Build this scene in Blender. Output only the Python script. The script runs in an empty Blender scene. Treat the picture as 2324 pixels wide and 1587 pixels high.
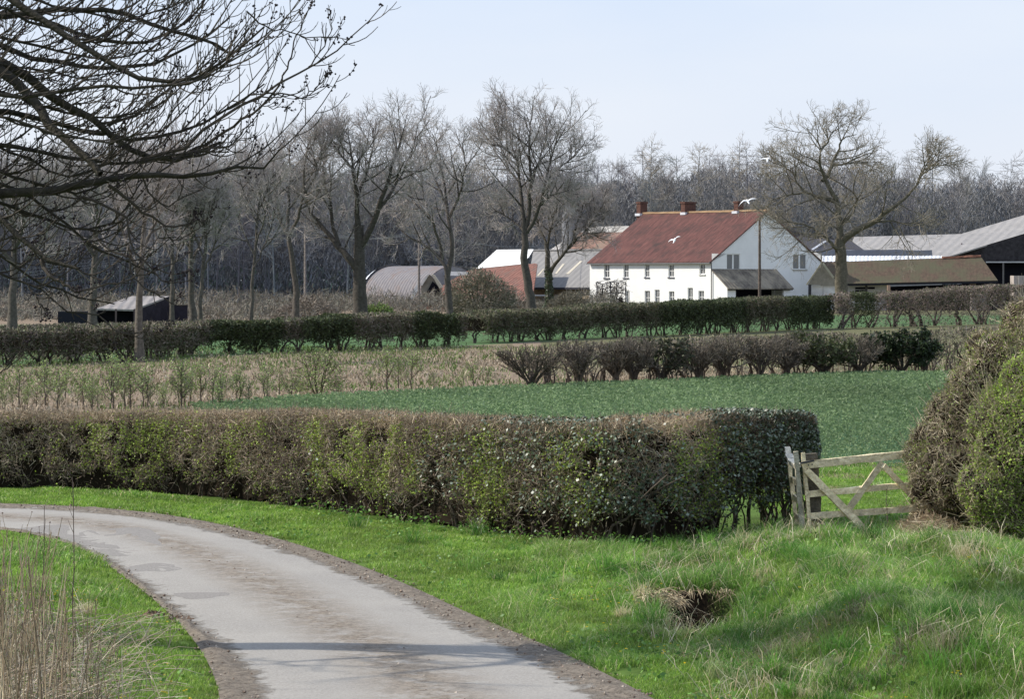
import bpy, math
import numpy as np
from mathutils import Vector, Matrix

rng = np.random.default_rng(7)
SC = bpy.context.scene
COL = SC.collection
F, CX, HY, H = 7000.0, 1162.0, 635.0, 3.2      # lens and eye height, in photograph units


def W(px, py, Y):
    """world point at distance Y that the photograph shows at (px, py)"""
    return np.array([(px - CX) * Y / F, Y, H + (HY - py) * Y / F])


def G(px, py):
    """ground point under (px, py)"""
    s = (py - HY) / H
    return np.array([(px - CX) / s, F / s, 0.0])


def GL(pts):
    return np.array([G(*p) for p in pts])


def nrm(v):
    return v / np.maximum(np.linalg.norm(v, axis=-1, keepdims=True), 1e-9)


def rdir(n, r=None):
    r = r or rng
    return nrm(r.normal(size=(n, 3)))


# ------------------------------------------------------------------ noise
_tab = np.random.default_rng(3).random(65536)


def _h(i, j, k):
    return _tab[(i * 7919 + j * 104729 + k * 1299709) & 65535]


def vnoise(x, y, z=0.0, seed=0):
    x = np.asarray(x, float); y = np.asarray(y, float); z = np.asarray(z, float) + 0 * x
    i, j, k = np.floor(x).astype(np.int64), np.floor(y).astype(np.int64), np.floor(z).astype(np.int64) + seed * 31
    fx, fy, fz = x - np.floor(x), y - np.floor(y), z - np.floor(z)
    fx, fy, fz = fx * fx * (3 - 2 * fx), fy * fy * (3 - 2 * fy), fz * fz * (3 - 2 * fz)
    def L(a, b, t): return a + (b - a) * t
    c = [[[_h(i + a, j + b, k + d) for d in (0, 1)] for b in (0, 1)] for a in (0, 1)]
    return L(L(L(c[0][0][0], c[1][0][0], fx), L(c[0][1][0], c[1][1][0], fx), fy),
             L(L(c[0][0][1], c[1][0][1], fx), L(c[0][1][1], c[1][1][1], fx), fy), fz)


def fbm(x, y, z=0.0, seed=0, o=3):
    s, a, t = 0, 1.0, 0
    for n in range(o):
        s = s + a * vnoise(np.asarray(x) * 2 ** n, np.asarray(y) * 2 ** n, np.asarray(z) * 2 ** n, seed + n * 5)
        t += a; a *= .5
    return s / t


def sstep(a, b, x):
    t = np.clip((x - a) / (b - a), 0, 1)
    return t * t * (3 - 2 * t)


def inpoly(x, y, poly):
    r = np.zeros(len(x), bool)
    n = len(poly)
    for a in range(n):
        x0, y0 = poly[a][:2]; x1, y1 = poly[(a + 1) % n][:2]
        if y0 == y1: continue
        c = ((y0 > y) != (y1 > y)) & (x < (x1 - x0) * (y - y0) / (y1 - y0) + x0)
        r ^= c
    return r


# ------------------------------------------------------------------ mesh builder
class MB:
    def __init__(s):
        s.v, s.f, s.c, s.n, s.extra = [], [], [], 0, {}

    def add(s, V, Fc, C=(1, 1, 1)):
        V = np.asarray(V, float).reshape(-1, 3)
        for f in (Fc if isinstance(Fc, list) else [Fc]):
            s.f.append(np.asarray(f, np.int64) + s.n)
        C = np.asarray(C, float)
        if C.ndim == 1: C = np.tile(C, (len(V), 1))
        s.v.append(V); s.c.append(C); s.n += len(V)
        return s

    def quads(s, P, C=(1, 1, 1)):                 # P (N,4,3), C (N,3) or one colour
        n = len(P)
        C = np.asarray(C, float)
        if C.ndim == 2: C = np.repeat(C, 4, axis=0)
        return s.add(P.reshape(-1, 3), np.arange(n * 4).reshape(n, 4), C)

    def poly(s, pts, C=(1, 1, 1)):
        n = len(pts)
        if n == 4: return s.add(pts, [[[0, 1, 2, 3]]], C)
        return s.add(pts, np.array([[0, i, i + 1] for i in range(1, n - 1)]), C)

    def solid(s, pts, off, C=(1, 1, 1)):          # a polygon given thickness
        pts = np.asarray(pts, float); off = np.asarray(off, float)
        n = len(pts)
        s.poly(pts, C); s.poly((pts + off)[::-1], C)
        for i in range(n):
            j = (i + 1) % n
            s.poly([pts[i], pts[i] + off, pts[j] + off, pts[j]], C)
        return s

    def bar(s, p, q, w, h, up=(0, 0, 1), C=(1, 1, 1), seg=1, jit=0.0, taper=1.0):
        p, q, up = np.array(p, float), np.array(q, float), np.array(up, float)
        t = nrm(q - p); a = nrm(np.cross(t, up)); b = np.cross(a, t)
        V = []
        for k in range(seg + 1):
            f = k / seg; c = p + (q - p) * f; m = 1 + (taper - 1) * f
            for (i, j) in ((-1, -1), (1, -1), (1, 1), (-1, 1)):
                V.append(c + a * i * w / 2 * m + b * j * h / 2 * m + rng.normal(size=3) * jit)
        Fc = [[0, 1, 2, 3], [seg * 4 + 3, seg * 4 + 2, seg * 4 + 1, seg * 4]]
        for k in range(seg):
            for i in range(4):
                j = (i + 1) % 4
                Fc.append([k * 4 + i, k * 4 + 4 + i, k * 4 + 4 + j, k * 4 + j])
        return s.add(V, np.array(Fc), C)

    def tubes(s, P, R, sides=4, C=(1, 1, 1)):     # P (B,n,3) R (B,n)
        B, n, _ = P.shape
        if B == 0: return s
        T = np.gradient(P, axis=1); T = nrm(T)
        ref = np.where(np.abs(T[:, :1, 2:3]) > .9, np.array([1., 0, 0]), np.array([0, 0, 1.]))
        ref = np.repeat(ref, n, 1)
        A = nrm(np.cross(T, ref)); Bv = np.cross(T, A)
        ang = np.arange(sides) * 2 * math.pi / sides
        V = P[:, :, None] + R[:, :, None, None] * (A[:, :, None] * np.cos(ang)[:, None] + Bv[:, :, None] * np.sin(ang)[:, None])
        idx = np.arange(B * n * sides).reshape(B, n, sides)
        a = idx[:, :-1]; b = idx[:, 1:]
        q = np.stack([a, np.roll(a, -1, 2), np.roll(b, -1, 2), b], -1).reshape(-1, 4)
        C = np.asarray(C, float)
        if C.ndim == 2: C = np.repeat(C, n * sides, axis=0)
        s.add(V.reshape(-1, 3), q, C)
        return s

    def build(s, name, mat, parent=None, smooth=False, uv=None):
        me = bpy.data.meshes.new(name)
        V = np.concatenate(s.v); C = np.concatenate(s.c)
        tot = np.concatenate([np.full(len(f), f.shape[1]) for f in s.f])
        loops = np.concatenate([f.ravel() for f in s.f])
        me.vertices.add(len(V)); me.vertices.foreach_set('co', V.astype(np.float32).ravel())
        me.loops.add(len(loops)); me.loops.foreach_set('vertex_index', loops.astype(np.int32))
        me.polygons.add(len(tot))
        st = np.zeros(len(tot), np.int32); st[1:] = np.cumsum(tot)[:-1]
        me.polygons.foreach_set('loop_start', st)
        try: me.polygons.foreach_set('loop_total', tot.astype(np.int32))
        except Exception: pass
        me.polygons.foreach_set('use_smooth', np.full(len(tot), smooth))
        at = me.attributes.new('Col', 'FLOAT_COLOR', 'POINT')
        at.data.foreach_set('color', np.concatenate([C, np.ones((len(C), 1))], 1).astype(np.float32).ravel())
        for k, arr in s.extra.items():
            a2 = me.attributes.new(k, 'FLOAT', 'POINT'); a2.data.foreach_set('value', np.asarray(arr, np.float32))
        me.update(calc_edges=True); me.validate()
        me.materials.append(mat)
        o = bpy.data.objects.new(name, me); COL.objects.link(o)
        if parent is not None:
            o.parent = parent
            o.matrix_parent_inverse = Matrix.Translation(-parent.location)
        return o


def tag(o, label=None, cat=None, group=None, kind=None):
    if label: o['label'] = label
    if cat: o['category'] = cat
    if group: o['group'] = group
    if kind: o['kind'] = kind
    return o


def thing(name, loc, label, cat, group=None):
    o = bpy.data.objects.new(name, None); COL.objects.link(o)
    o.location = Vector([float(c) for c in loc]); o.empty_display_size = .2
    return tag(o, label, cat, group)


# ------------------------------------------------------------------ materials
def mat(name, base=None, rough=.8, spec=.2, transl=0.0, nscale=0.0, namt=.3, bump=0.0, bscale=20.0, attr=True, metal=0.0):
    m = bpy.data.materials.new(name); m.use_nodes = True
    nt = m.node_tree; N = nt.nodes; L = nt.links; N.clear()
    out = N.new('ShaderNodeOutputMaterial'); p = N.new('ShaderNodeBsdfPrincipled')
    p.inputs['Roughness'].default_value = rough; p.inputs['Specular IOR Level'].default_value = spec
    p.inputs['Metallic'].default_value = metal
    if attr:
        a = N.new('ShaderNodeAttribute'); a.attribute_name = 'Col'; col = a.outputs['Color']
        if base is not None:
            mx = N.new('ShaderNodeMix'); mx.data_type = 'RGBA'; mx.blend_type = 'MULTIPLY'; mx.inputs[0].default_value = 1
            L.new(col, mx.inputs[6]); mx.inputs[7].default_value = (*base, 1); col = mx.outputs[2]
    else:
        a = N.new('ShaderNodeRGB'); a.outputs[0].default_value = (*base, 1); col = a.outputs[0]
    tc = N.new('ShaderNodeTexCoord')
    if nscale:
        n = N.new('ShaderNodeTexNoise'); n.inputs['Scale'].default_value = nscale; n.inputs['Detail'].default_value = 5
        n.inputs['Roughness'].default_value = .65
        L.new(tc.outputs['Object'], n.inputs['Vector'])
        mr = N.new('ShaderNodeMapRange'); mr.inputs[1].default_value = .3; mr.inputs[2].default_value = .7
        mr.inputs[3].default_value = 1 - namt; mr.inputs[4].default_value = 1 + namt
        L.new(n.outputs['Fac'], mr.inputs[0])
        hs = N.new('ShaderNodeVectorMath'); hs.operation = 'SCALE'
        L.new(col, hs.inputs[0]); L.new(mr.outputs[0], hs.inputs['Scale']); col = hs.outputs[0]
    L.new(col, p.inputs['Base Color'])
    if bump:
        n2 = N.new('ShaderNodeTexNoise'); n2.inputs['Scale'].default_value = bscale; n2.inputs['Detail'].default_value = 4
        L.new(tc.outputs['Object'], n2.inputs['Vector'])
        b = N.new('ShaderNodeBump'); b.inputs['Strength'].default_value = bump; b.inputs['Distance'].default_value = .05
        L.new(n2.outputs['Fac'], b.inputs['Height']); L.new(b.outputs[0], p.inputs['Normal'])
    sh = p.outputs[0]
    if transl:
        t = N.new('ShaderNodeBsdfTranslucent'); L.new(col, t.inputs['Color'])
        ms = N.new('ShaderNodeMixShader'); ms.inputs[0].default_value = transl
        L.new(sh, ms.inputs[1]); L.new(t.outputs[0], ms.inputs[2]); sh = ms.outputs[0]
    L.new(sh, out.inputs['Surface'])
    m['nodes_main'] = 1
    return m


def roof_mat(name, c1, c2, e_along, pitch=.3, amt=.35, moss=None, streak=0.6, rough=.85, mossamt=.55, hot=None):
    """tiles or sheeting: waves across the slope, courses and streaks down it"""
    m = mat(name, (1, 1, 1), rough, .2)
    nt = m.node_tree; N = nt.nodes; L = nt.links
    p = [n for n in N if n.type == 'BSDF_PRINCIPLED'][0]
    tc = N.new('ShaderNodeTexCoord')
    dot = N.new('ShaderNodeVectorMath'); dot.operation = 'DOT_PRODUCT'; dot.inputs[1].default_value = (*e_along, 0)
    L.new(tc.outputs['Object'], dot.inputs[0])
    sx = N.new('ShaderNodeSeparateXYZ'); L.new(tc.outputs['Object'], sx.inputs[0])
    cb = N.new('ShaderNodeCombineXYZ')
    L.new(dot.outputs['Value'], cb.inputs[0])
    mz = N.new('ShaderNodeMath'); mz.operation = 'MULTIPLY'; mz.inputs[1].default_value = 1 - streak; L.new(sx.outputs[2], mz.inputs[0])
    L.new(mz.outputs[0], cb.inputs[1])
    n1 = N.new('ShaderNodeTexNoise'); n1.inputs['Scale'].default_value = 3.2; n1.inputs['Detail'].default_value = 6; n1.inputs['Roughness'].default_value = .75
    L.new(cb.outputs[0], n1.inputs['Vector'])
    r = N.new('ShaderNodeValToRGB'); r.color_ramp.elements[0].position = .32; r.color_ramp.elements[1].position = .68
    r.color_ramp.elements[0].color = (*c1, 1); r.color_ramp.elements[1].color = (*c2, 1)
    if hot:
        e3 = r.color_ramp.elements.new(.76); e3.color = (*hot, 1)
    L.new(n1.outputs['Fac'], r.inputs[0]); col = r.outputs[0]
    if moss:
        n2 = N.new('ShaderNodeTexNoise'); n2.inputs['Scale'].default_value = .55; n2.inputs['Detail'].default_value = 6; n2.inputs['Roughness'].default_value = .7
        L.new(tc.outputs['Object'], n2.inputs['Vector'])
        mr = N.new('ShaderNodeMapRange'); mr.inputs[1].default_value = mossamt - .12; mr.inputs[2].default_value = mossamt + .1
        L.new(n2.outputs['Fac'], mr.inputs[0])
        mx = N.new('ShaderNodeMix'); mx.data_type = 'RGBA'; L.new(mr.outputs[0], mx.inputs[0]); L.new(col, mx.inputs[6]); mx.inputs[7].default_value = (*moss, 1)
        col = mx.outputs[2]
    L.new(col, p.inputs['Base Color'])
    w = N.new('ShaderNodeMath'); w.operation = 'MULTIPLY'; w.inputs[1].default_value = 2 * math.pi / pitch; L.new(dot.outputs['Value'], w.inputs[0])
    sn = N.new('ShaderNodeMath'); sn.operation = 'SINE'; L.new(w.outputs[0], sn.inputs[0])
    b = N.new('ShaderNodeBump'); b.inputs['Strength'].default_value = amt; b.inputs['Distance'].default_value = .06
    L.new(sn.outputs[0], b.inputs['Height']); L.new(b.outputs[0], p.inputs['Normal'])
    return m


M_leaf = mat('leaf', None, .5, .35, .3)
M_gloss = mat('glossy_leaf', None, .46, .8, .05)
M_twig = mat('twig', None, .75, .25)
M_bark = mat('bark', None, .9, .15, nscale=6, namt=.45, bump=.5, bscale=14)
M_darkbark = mat('dark_bark', None, .8, .25, nscale=9, namt=.5, bump=.5, bscale=30)
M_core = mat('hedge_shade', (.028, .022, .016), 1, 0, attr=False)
M_grass = mat('grass_blade', None, .42, .45, .5)
M_straw = mat('straw', None, .7, .25, .15)
M_plaster = mat('white_render', (.86, .86, .84), .9, .1, nscale=.9, namt=.05, attr=False, bump=.2, bscale=6)
M_glass = mat('window_glass', (.15, .155, .16), .12, .6, attr=False)
M_white = mat('white_paint', (.8, .8, .78), .5, .4, attr=False)
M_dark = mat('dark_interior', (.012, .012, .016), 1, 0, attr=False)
M_board = mat('dark_boards', (.045, .042, .045), .9, .1, nscale=2.5, namt=.4, attr=False)
M_brick = mat('brick', (.12, .065, .052), .9, .1, nscale=7, namt=.4, attr=False, bump=.4)
M_metal = mat('dark_metal', (.05, .05, .055), .5, .4, attr=False)
M_wood = mat('weathered_wood', None, .85, .15, nscale=9, namt=.45, bump=.6, bscale=25)
M_gull = mat('feathers', None, .8, .1)
M_obj = mat('painted', None, .8, .2, nscale=1.5, namt=.15)

# ------------------------------------------------------------------ world, sun, camera
SUN = np.array([-.965, .15, .0]); SUN = nrm(SUN); EL = math.radians(38)
sunv = np.array([SUN[0] * math.cos(EL), SUN[1] * math.cos(EL), math.sin(EL)])
wd = bpy.data.worlds.new('World'); SC.world = wd; wd.use_nodes = True
nt = wd.node_tree; nt.nodes.clear(); N, L = nt.nodes, nt.links
sky = N.new('ShaderNodeTexSky'); sky.sky_type = 'NISHITA'; sky.sun_disc = False
sky.sun_elevation = EL; sky.sun_rotation = math.atan2(sunv[0], sunv[1]); sky.dust_density = 2.5; sky.air_density = 1.0
b1 = N.new('ShaderNodeBackground'); b1.inputs[1].default_value = .1; L.new(sky.outputs[0], b1.inputs[0])
tc = N.new('ShaderNodeTexCoord')
sp = N.new('ShaderNodeSeparateXYZ'); L.new(tc.outputs['Generated'], sp.inputs[0])
ramp = N.new('ShaderNodeValToRGB'); e = ramp.color_ramp.elements
e[0].position = .0; e[0].color = (.86, .89, .95, 1); e[1].position = .09; e[1].color = (.70, .80, .97, 1)
x2 = ramp.color_ramp.elements.new(.5); x2.color = (.50, .64, .92, 1)
L.new(sp.outputs[2], ramp.inputs[0])
mp = N.new('ShaderNodeMapping'); mp.inputs['Scale'].default_value = (5, 5, 16); L.new(tc.outputs['Generated'], mp.inputs[0])
cl = N.new('ShaderNodeTexNoise'); cl.inputs['Scale'].default_value = 1.3; cl.inputs['Detail'].default_value = 5; L.new(mp.outputs[0], cl.inputs['Vector'])
cr = N.new('ShaderNodeMapRange'); cr.inputs[1].default_value = .35; cr.inputs[2].default_value = .75; cr.inputs[4].default_value = .75
L.new(cl.outputs['Fac'], cr.inputs[0])
cm = N.new('ShaderNodeMix'); cm.data_type = 'RGBA'; L.new(cr.outputs[0], cm.inputs[0]); L.new(ramp.outputs[0], cm.inputs[6]); cm.inputs[7].default_value = (.83, .88, .97, 1)
b2 = N.new('ShaderNodeBackground'); b2.inputs[1].default_value = 1.13; L.new(cm.outputs[2], b2.inputs[0])
ms = N.new('ShaderNodeMixShader'); ms.inputs[0].default_value = .85
L.new(b1.outputs[0], ms.inputs[1]); L.new(b2.outputs[0], ms.inputs[2])
wo = N.new('ShaderNodeOutputWorld'); L.new(ms.outputs[0], wo.inputs[0])

ld = bpy.data.lights.new('sun', 'SUN'); ld.energy = 5.0; ld.angle = math.radians(.5); ld.color = (1, .93, .82)
lo = bpy.data.objects.new('sun', ld); COL.objects.link(lo)
lo.rotation_euler = Vector(sunv).to_track_quat('Z', 'Y').to_euler(); lo.location = (-30, 20, 40)

cd = bpy.data.cameras.new('camera'); cam = bpy.data.objects.new('camera', cd); COL.objects.link(cam); SC.camera = cam
cam.location = (0, 0, H); cam.rotation_euler = (math.radians(90), 0, 0)
cd.sensor_width = 36; cd.lens = F / 2324 * 36; cd.shift_y = -(1587 / 2 - HY) / 2324; cd.clip_start = .5; cd.clip_end = 8000
SC.view_settings.view_transform = 'Standard'; SC.view_settings.look = 'None'; SC.view_settings.exposure = 0
SC.cycles.max_bounces = 6; SC.cycles.transparent_max_bounces = 4; SC.cycles.diffuse_bounces = 3; SC.cycles.glossy_bounces = 2

# ------------------------------------------------------------------ lane outline
def resample(P, n, smooth=True):
    P = np.asarray(P, float)
    d = np.r_[0, np.cumsum(np.linalg.norm(np.diff(P, axis=0), axis=1))]
    t = np.linspace(0, d[-1], n)
    Q = np.stack([np.interp(t, d, P[:, k]) for k in range(P.shape[1])], 1)
    if smooth:
        k = max(3, n // 14) | 1; ker = np.hanning(k + 2)[1:-1]; ker /= ker.sum()
        pad = np.concatenate([2 * Q[0] - Q[1:k // 2 + 1][::-1], Q, 2 * Q[-1] - Q[-k // 2:-1][::-1]])
        Q2 = np.stack([np.convolve(pad[:, i], ker, 'valid') for i in range(Q.shape[1])], 1)
        Q = Q2[:n]
    return Q


r_grass = [(0, 1143), (250, 1155), (400, 1172), (560, 1205), (700, 1245), (830, 1290), (960, 1345), (1060, 1395), (1200, 1450), (1350, 1520), (1480, 1587), (1640, 1680), (1900, 1900)]
r_asph = [(0, 1153), (200, 1163), (380, 1184), (560, 1226), (700, 1270), (850, 1328), (950, 1375), (1060, 1435), (1180, 1482), (1300, 1545), (1375, 1600), (1500, 1690), (1720, 1900)]
l_asph = [(0, 1197), (110, 1217), (200, 1248), (280, 1297), (360, 1357), (430, 1420), (500, 1470), (560, 1525), (592, 1590), (600, 1690), (590, 1900)]
l_grass = [(0, 1200), (110, 1222), (200, 1254), (265, 1300), (335, 1352), (395, 1405), (440, 1455), (475, 1510), (496, 1565), (504, 1620), (500, 1700), (470, 1900)]
NL = 260
def edge(pts, ext):
    P = GL(pts)
    return resample(np.vstack([[P[0] + np.array(e) for e in ext], P]), NL)
RG = edge(r_grass, [(-26, 9, 0), (-12, 2.6, 0), (-4, .45, 0)])
RA = edge(r_asph, [(-26, 9, 0), (-12, 2.6, 0), (-4, .45, 0)])
LA = edge(l_asph, [(-26, 9, 0), (-12, 2.6, 0), (-4, .5, 0)])
LG = edge(l_grass, [(-26, 9, 0), (-12, 2.6, 0), (-4, .5, 0)])
LANE = np.vstack([RG, LG[::-1]])[:, :2]
DITCH = G(1585, 1392)


def lane_dist(x, y):
    """rough distance from the lane's edges, negative inside"""
    P = np.vstack([RG[::3], LG[::3]])[:, :2]
    d = np.full(np.shape(x), 1e9)
    for q in P:
        d = np.minimum(d, (x - q[0]) ** 2 + (y - q[1]) ** 2)
    d = np.sqrt(d)
    return np.where(inpoly(np.ravel(x), np.ravel(y), LANE).reshape(np.shape(x)), -d, d)


HF = GL([(-420, 1106), (0, 1110), (400, 1127), (900, 1188), (1150, 1222), (1350, 1243), (1480, 1246), (1600, 1232), (1720, 1212), (1845, 1188)])


def gz(x, y):
    x = np.asarray(x, float); y = np.asarray(y, float)
    near = sstep(58, 46, y) * sstep(14, 19, y)
    ld_ = lane_dist(x, y)
    a = sstep(.0, 1.2, ld_)
    z = near * a * (.13 * (fbm(x * .55, y * .3, 0, 11) - .42) + .07 * (vnoise(x * 2.2, y * 1.3, 0, 12) - .4))
    z = z - near * .05 * sstep(.12, -.1, ld_)
    bank = sstep(1.9, 3.0, x + .09 * (y - 30) + .7 * (fbm(x * .7, y * .35, 0, 13) - .5)) * sstep(20.5, 24, y) * sstep(35.4, 32.6, y)
    z = z + bank * (.33 + .5 * (fbm(x * 1.1, y * .5, 0, 15) - .5)) * sstep(.3, 1.6, ld_)
    rx, ry = (x - DITCH[0]), (y - DITCH[1])
    hd_ = np.interp(x, HF[:, 0], HF[:, 1]) - y
    z = z * np.where(x < 4.1, .15 + .85 * sstep(.3, 2.6, hd_), 1)
    dz = np.exp(-(rx / .31) ** 4) * sstep(-2.3, -.5, ry) * sstep(.75, .58, ry)
    return z - .68 * dz + .15 * np.exp(-(((rx - .0) / .5) ** 2)) * sstep(.55, .8, ry) * sstep(2.6, .9, ry)


# ------------------------------------------------------------------ ground
def ground_material():
    m = bpy.data.materials.new('ground_soil'); m.use_nodes = True
    nt = m.node_tree; N, L = nt.nodes, nt.links
    p = N['Principled BSDF']; p.inputs['Roughness'].default_value = 1; p.inputs['Specular IOR Level'].default_value = .05
    a = N.new('ShaderNodeAttribute'); a.attribute_name = 'Col'
    tc = N.new('ShaderNodeTexCoord'); n = N.new('ShaderNodeTexNoise'); n.inputs['Scale'].default_value = 2.2; n.inputs['Detail'].default_value = 9; n.inputs['Roughness'].default_value = .7
    L.new(tc.outputs['Object'], n.inputs['Vector'])
    mr = N.new('ShaderNodeMapRange'); mr.inputs[1].default_value = .3; mr.inputs[2].default_value = .7; mr.inputs[3].default_value = .55; mr.inputs[4].default_value = 1.4
    L.new(n.outputs['Fac'], mr.inputs[0])
    s = N.new('ShaderNodeVectorMath'); s.operation = 'SCALE'; L.new(a.outputs['Color'], s.inputs[0]); L.new(mr.outputs[0], s.inputs['Scale'])
    L.new(s.outputs[0], p.inputs['Base Color'])
    return m


M_ground = ground_material()
xs = np.unique(np.r_[-4000, -1500, -600, -300, -150, -80, np.arange(-50, -12, 2.), np.arange(-12, 12.01, .13), np.arange(12, 60, 2.), 80, 150, 300, 600, 1500, 4000])
ys = np.unique(np.r_[-200, -50, 0, 8, np.arange(12, 20, 1.), np.arange(20, 50, .15), np.arange(50, 235, 1.5), np.arange(235, 460, 10), 600, 1000, 2000, 5000])
X, Y = np.meshgrid(xs, ys)
Z = gz(X, Y)
colA = np.array([.09, .15, .035]); colB = np.array([.24, .185, .135]); colC = np.array([.085, .15, .065])
t = sstep(52, 75, Y)[..., None]
gc = colA * (1 - t) + colB * t
_hl = GL([(-260, 838), (0, 832), (330, 818), (640, 802), (1062, 786), (1400, 767), (1893, 746), (2480, 730)])
hl = np.interp(X, _hl[:, 0], _hl[:, 1])
far_green = (sstep(-.5, 1.5, Y - hl - .8) * sstep(285, 270, Y + 60 * sstep(-10, -16, X)))[..., None]
strip = np.maximum(sstep(9, 2, np.abs(Y - hl + 3)) * (X < 0) * .6, sstep(100, 112, Y) * (X > 1.5) * .9)[..., None]
gc = gc * (1 - strip) + np.array([.125, .13, .065]) * strip
gc = gc * (1 - far_green) + colC * far_green
dd = (np.exp(-((X - DITCH[0]) / .36) ** 4) * sstep(-1.3, -.6, Y - DITCH[1]) * sstep(.9, .76, Y - DITCH[1]))[..., None]
gc = gc * (1 - dd) + np.array([.02, .014, .01]) * dd  # shade of the ditch hollow painted as near-black ground
ny, nx = X.shape
idx = np.arange(ny * nx).reshape(ny, nx)
q = np.stack([idx[:-1, :-1], idx[:-1, 1:], idx[1:, 1:], idx[1:, :-1]], -1).reshape(-1, 4)
mb = MB(); mb.add(np.stack([X, Y, Z], -1).reshape(-1, 3), q, gc.reshape(-1, 3))
tag(mb.build('ground', M_ground, smooth=True), kind='structure', label='grassy ground running back across the fields to the wood')

# lane sheet
NC = 44
rows = []; dirt = []; midv = []
for i in range(NL):
    lg, la, ra, rg = LG[i], LA[i], RA[i], RG[i]
    for j in range(NC):
        f = j / (NC - 1)
        if f < .14: u = f / .14; p = lg + (la - lg) * u; d_ = 1 - u * .45; mm = 0
        elif f > .84: u = (f - .84) / .16; p = ra + (rg - ra) * u; d_ = .5 + u * .5; mm = 1
        else:
            u = (f - .14) / .70; p = la + (ra - la) * u; d_ = .5 * (1 - min(1, min(u, 1 - u) / .13)); mm = u
        rows.append(p); dirt.append(d_); midv.append(mm)
P = np.array(rows); dirt = np.array(dirt); midv = np.array(midv)
P[:, 2] = .012 + .02 * np.sin(np.clip(midv, 0, 1) * math.pi) + (dirt > .5) * (.09 * (fbm(P[:, 0] * 6, P[:, 1] * 4, 0, 4) - .35)) * np.sin(np.clip((1 - dirt) * 2, 0, 1) * math.pi)
idx = np.arange(NL * NC).reshape(NL, NC)
q = np.stack([idx[:-1, :-1], idx[:-1, 1:], idx[1:, 1:], idx[1:, :-1]], -1).reshape(-1, 4)


def lane_material():
    m = bpy.data.materials.new('lane_asphalt'); m.use_nodes = True
    nt = m.node_tree; N, L = nt.nodes, nt.links
    p = N['Principled BSDF']; p.inputs['Roughness'].default_value = .95; p.inputs['Specular IOR Level'].default_value = .12
    tc = N.new('ShaderNodeTexCoord')
    def noise(sc, det, vec=None, ro=.6):
        n = N.new('ShaderNodeTexNoise'); n.inputs['Scale'].default_value = sc; n.inputs['Detail'].default_value = det; n.inputs['Roughness'].default_value = ro
        L.new(vec or tc.outputs['Object'], n.inputs['Vector']); return n.outputs['Fac']
    def mrange(v, a, b, c=0., d=1.):
        r = N.new('ShaderNodeMapRange'); r.inputs[1].default_value = a; r.inputs[2].default_value = b; r.inputs[3].default_value = c; r.inputs[4].default_value = d
        L.new(v, r.inputs[0]); return r.outputs[0]
    def math_(op, a, b):
        r = N.new('ShaderNodeMath'); r.operation = op
        for k, v in enumerate((a, b)):
            if isinstance(v, (int, float)): r.inputs[k].default_value = v
            else: L.new(v, r.inputs[k])
        return r.outputs[0]
    def mix(f, a, b):
        x = N.new('ShaderNodeMix'); x.data_type = 'RGBA'; L.new(f, x.inputs[0])
        for k, v in ((6, a), (7, b)):
            if isinstance(v, tuple): x.inputs[k].default_value = (*v, 1)
            else: L.new(v, x.inputs[k])
        return x.outputs[2]
    ad = N.new('ShaderNodeAttribute'); ad.attribute_name = 'dirt'
    am = N.new('ShaderNodeAttribute'); am.attribute_name = 'mid'
    grain = mrange(noise(38, 8, ro=.85), .34, .66, .0, 1.)
    asph = mix(grain, (.23, .216, .197), (.425, .403, .369))
    big = mrange(noise(.9, 5), .35, .65)
    asph = mix(big, asph, mix(grain, (.27, .254, .23), (.455, .43, .39)))
    # crumbled strip along the middle
    md = math_('ABSOLUTE', math_('SUBTRACT', am.outputs['Fac'], .52), 0)
    midm = math_('MULTIPLY', mrange(md, .04, .26, 1., 0.), mrange(math_('ADD', noise(3.0, 8, ro=.72), math_('MULTIPLY', noise(17, 5), .45)), .55, .76))
    dirtc = mix(mrange(noise(16, 9, ro=.85), .36, .64), (.085, .07, .055), (.37, .318, .258))
    asph = mix(math_('MULTIPLY', midm, 1.0), asph, dirtc)
    dn = math_('ADD', ad.outputs['Fac'], math_('MULTIPLY', math_('SUBTRACT', noise(3.5, 9, ro=.75), .5), 1.5))
    dm = mrange(dn, .34, .56)
    c = mix(dm, asph, dirtc)
    L.new(c, p.inputs['Base Color'])
    b = N.new('ShaderNodeBump'); b.inputs['Strength'].default_value = .8; b.inputs['Distance'].default_value = .03
    hh = math_('ADD', math_('MULTIPLY', noise(35, 6, ro=.8), .35), math_('MULTIPLY', math_('MULTIPLY', noise(14, 8, ro=.8), dm), 1.6))
    L.new(hh, b.inputs['Height']); L.new(b.outputs[0], p.inputs['Normal'])
    return m


mb = MB(); mb.add(P, q); mb.extra = {'dirt': dirt, 'mid': midv}
tag(mb.build('lane', lane_material(), smooth=True), kind='structure', label='narrow pale grey country lane bending to the left with muddy edges')

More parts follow.
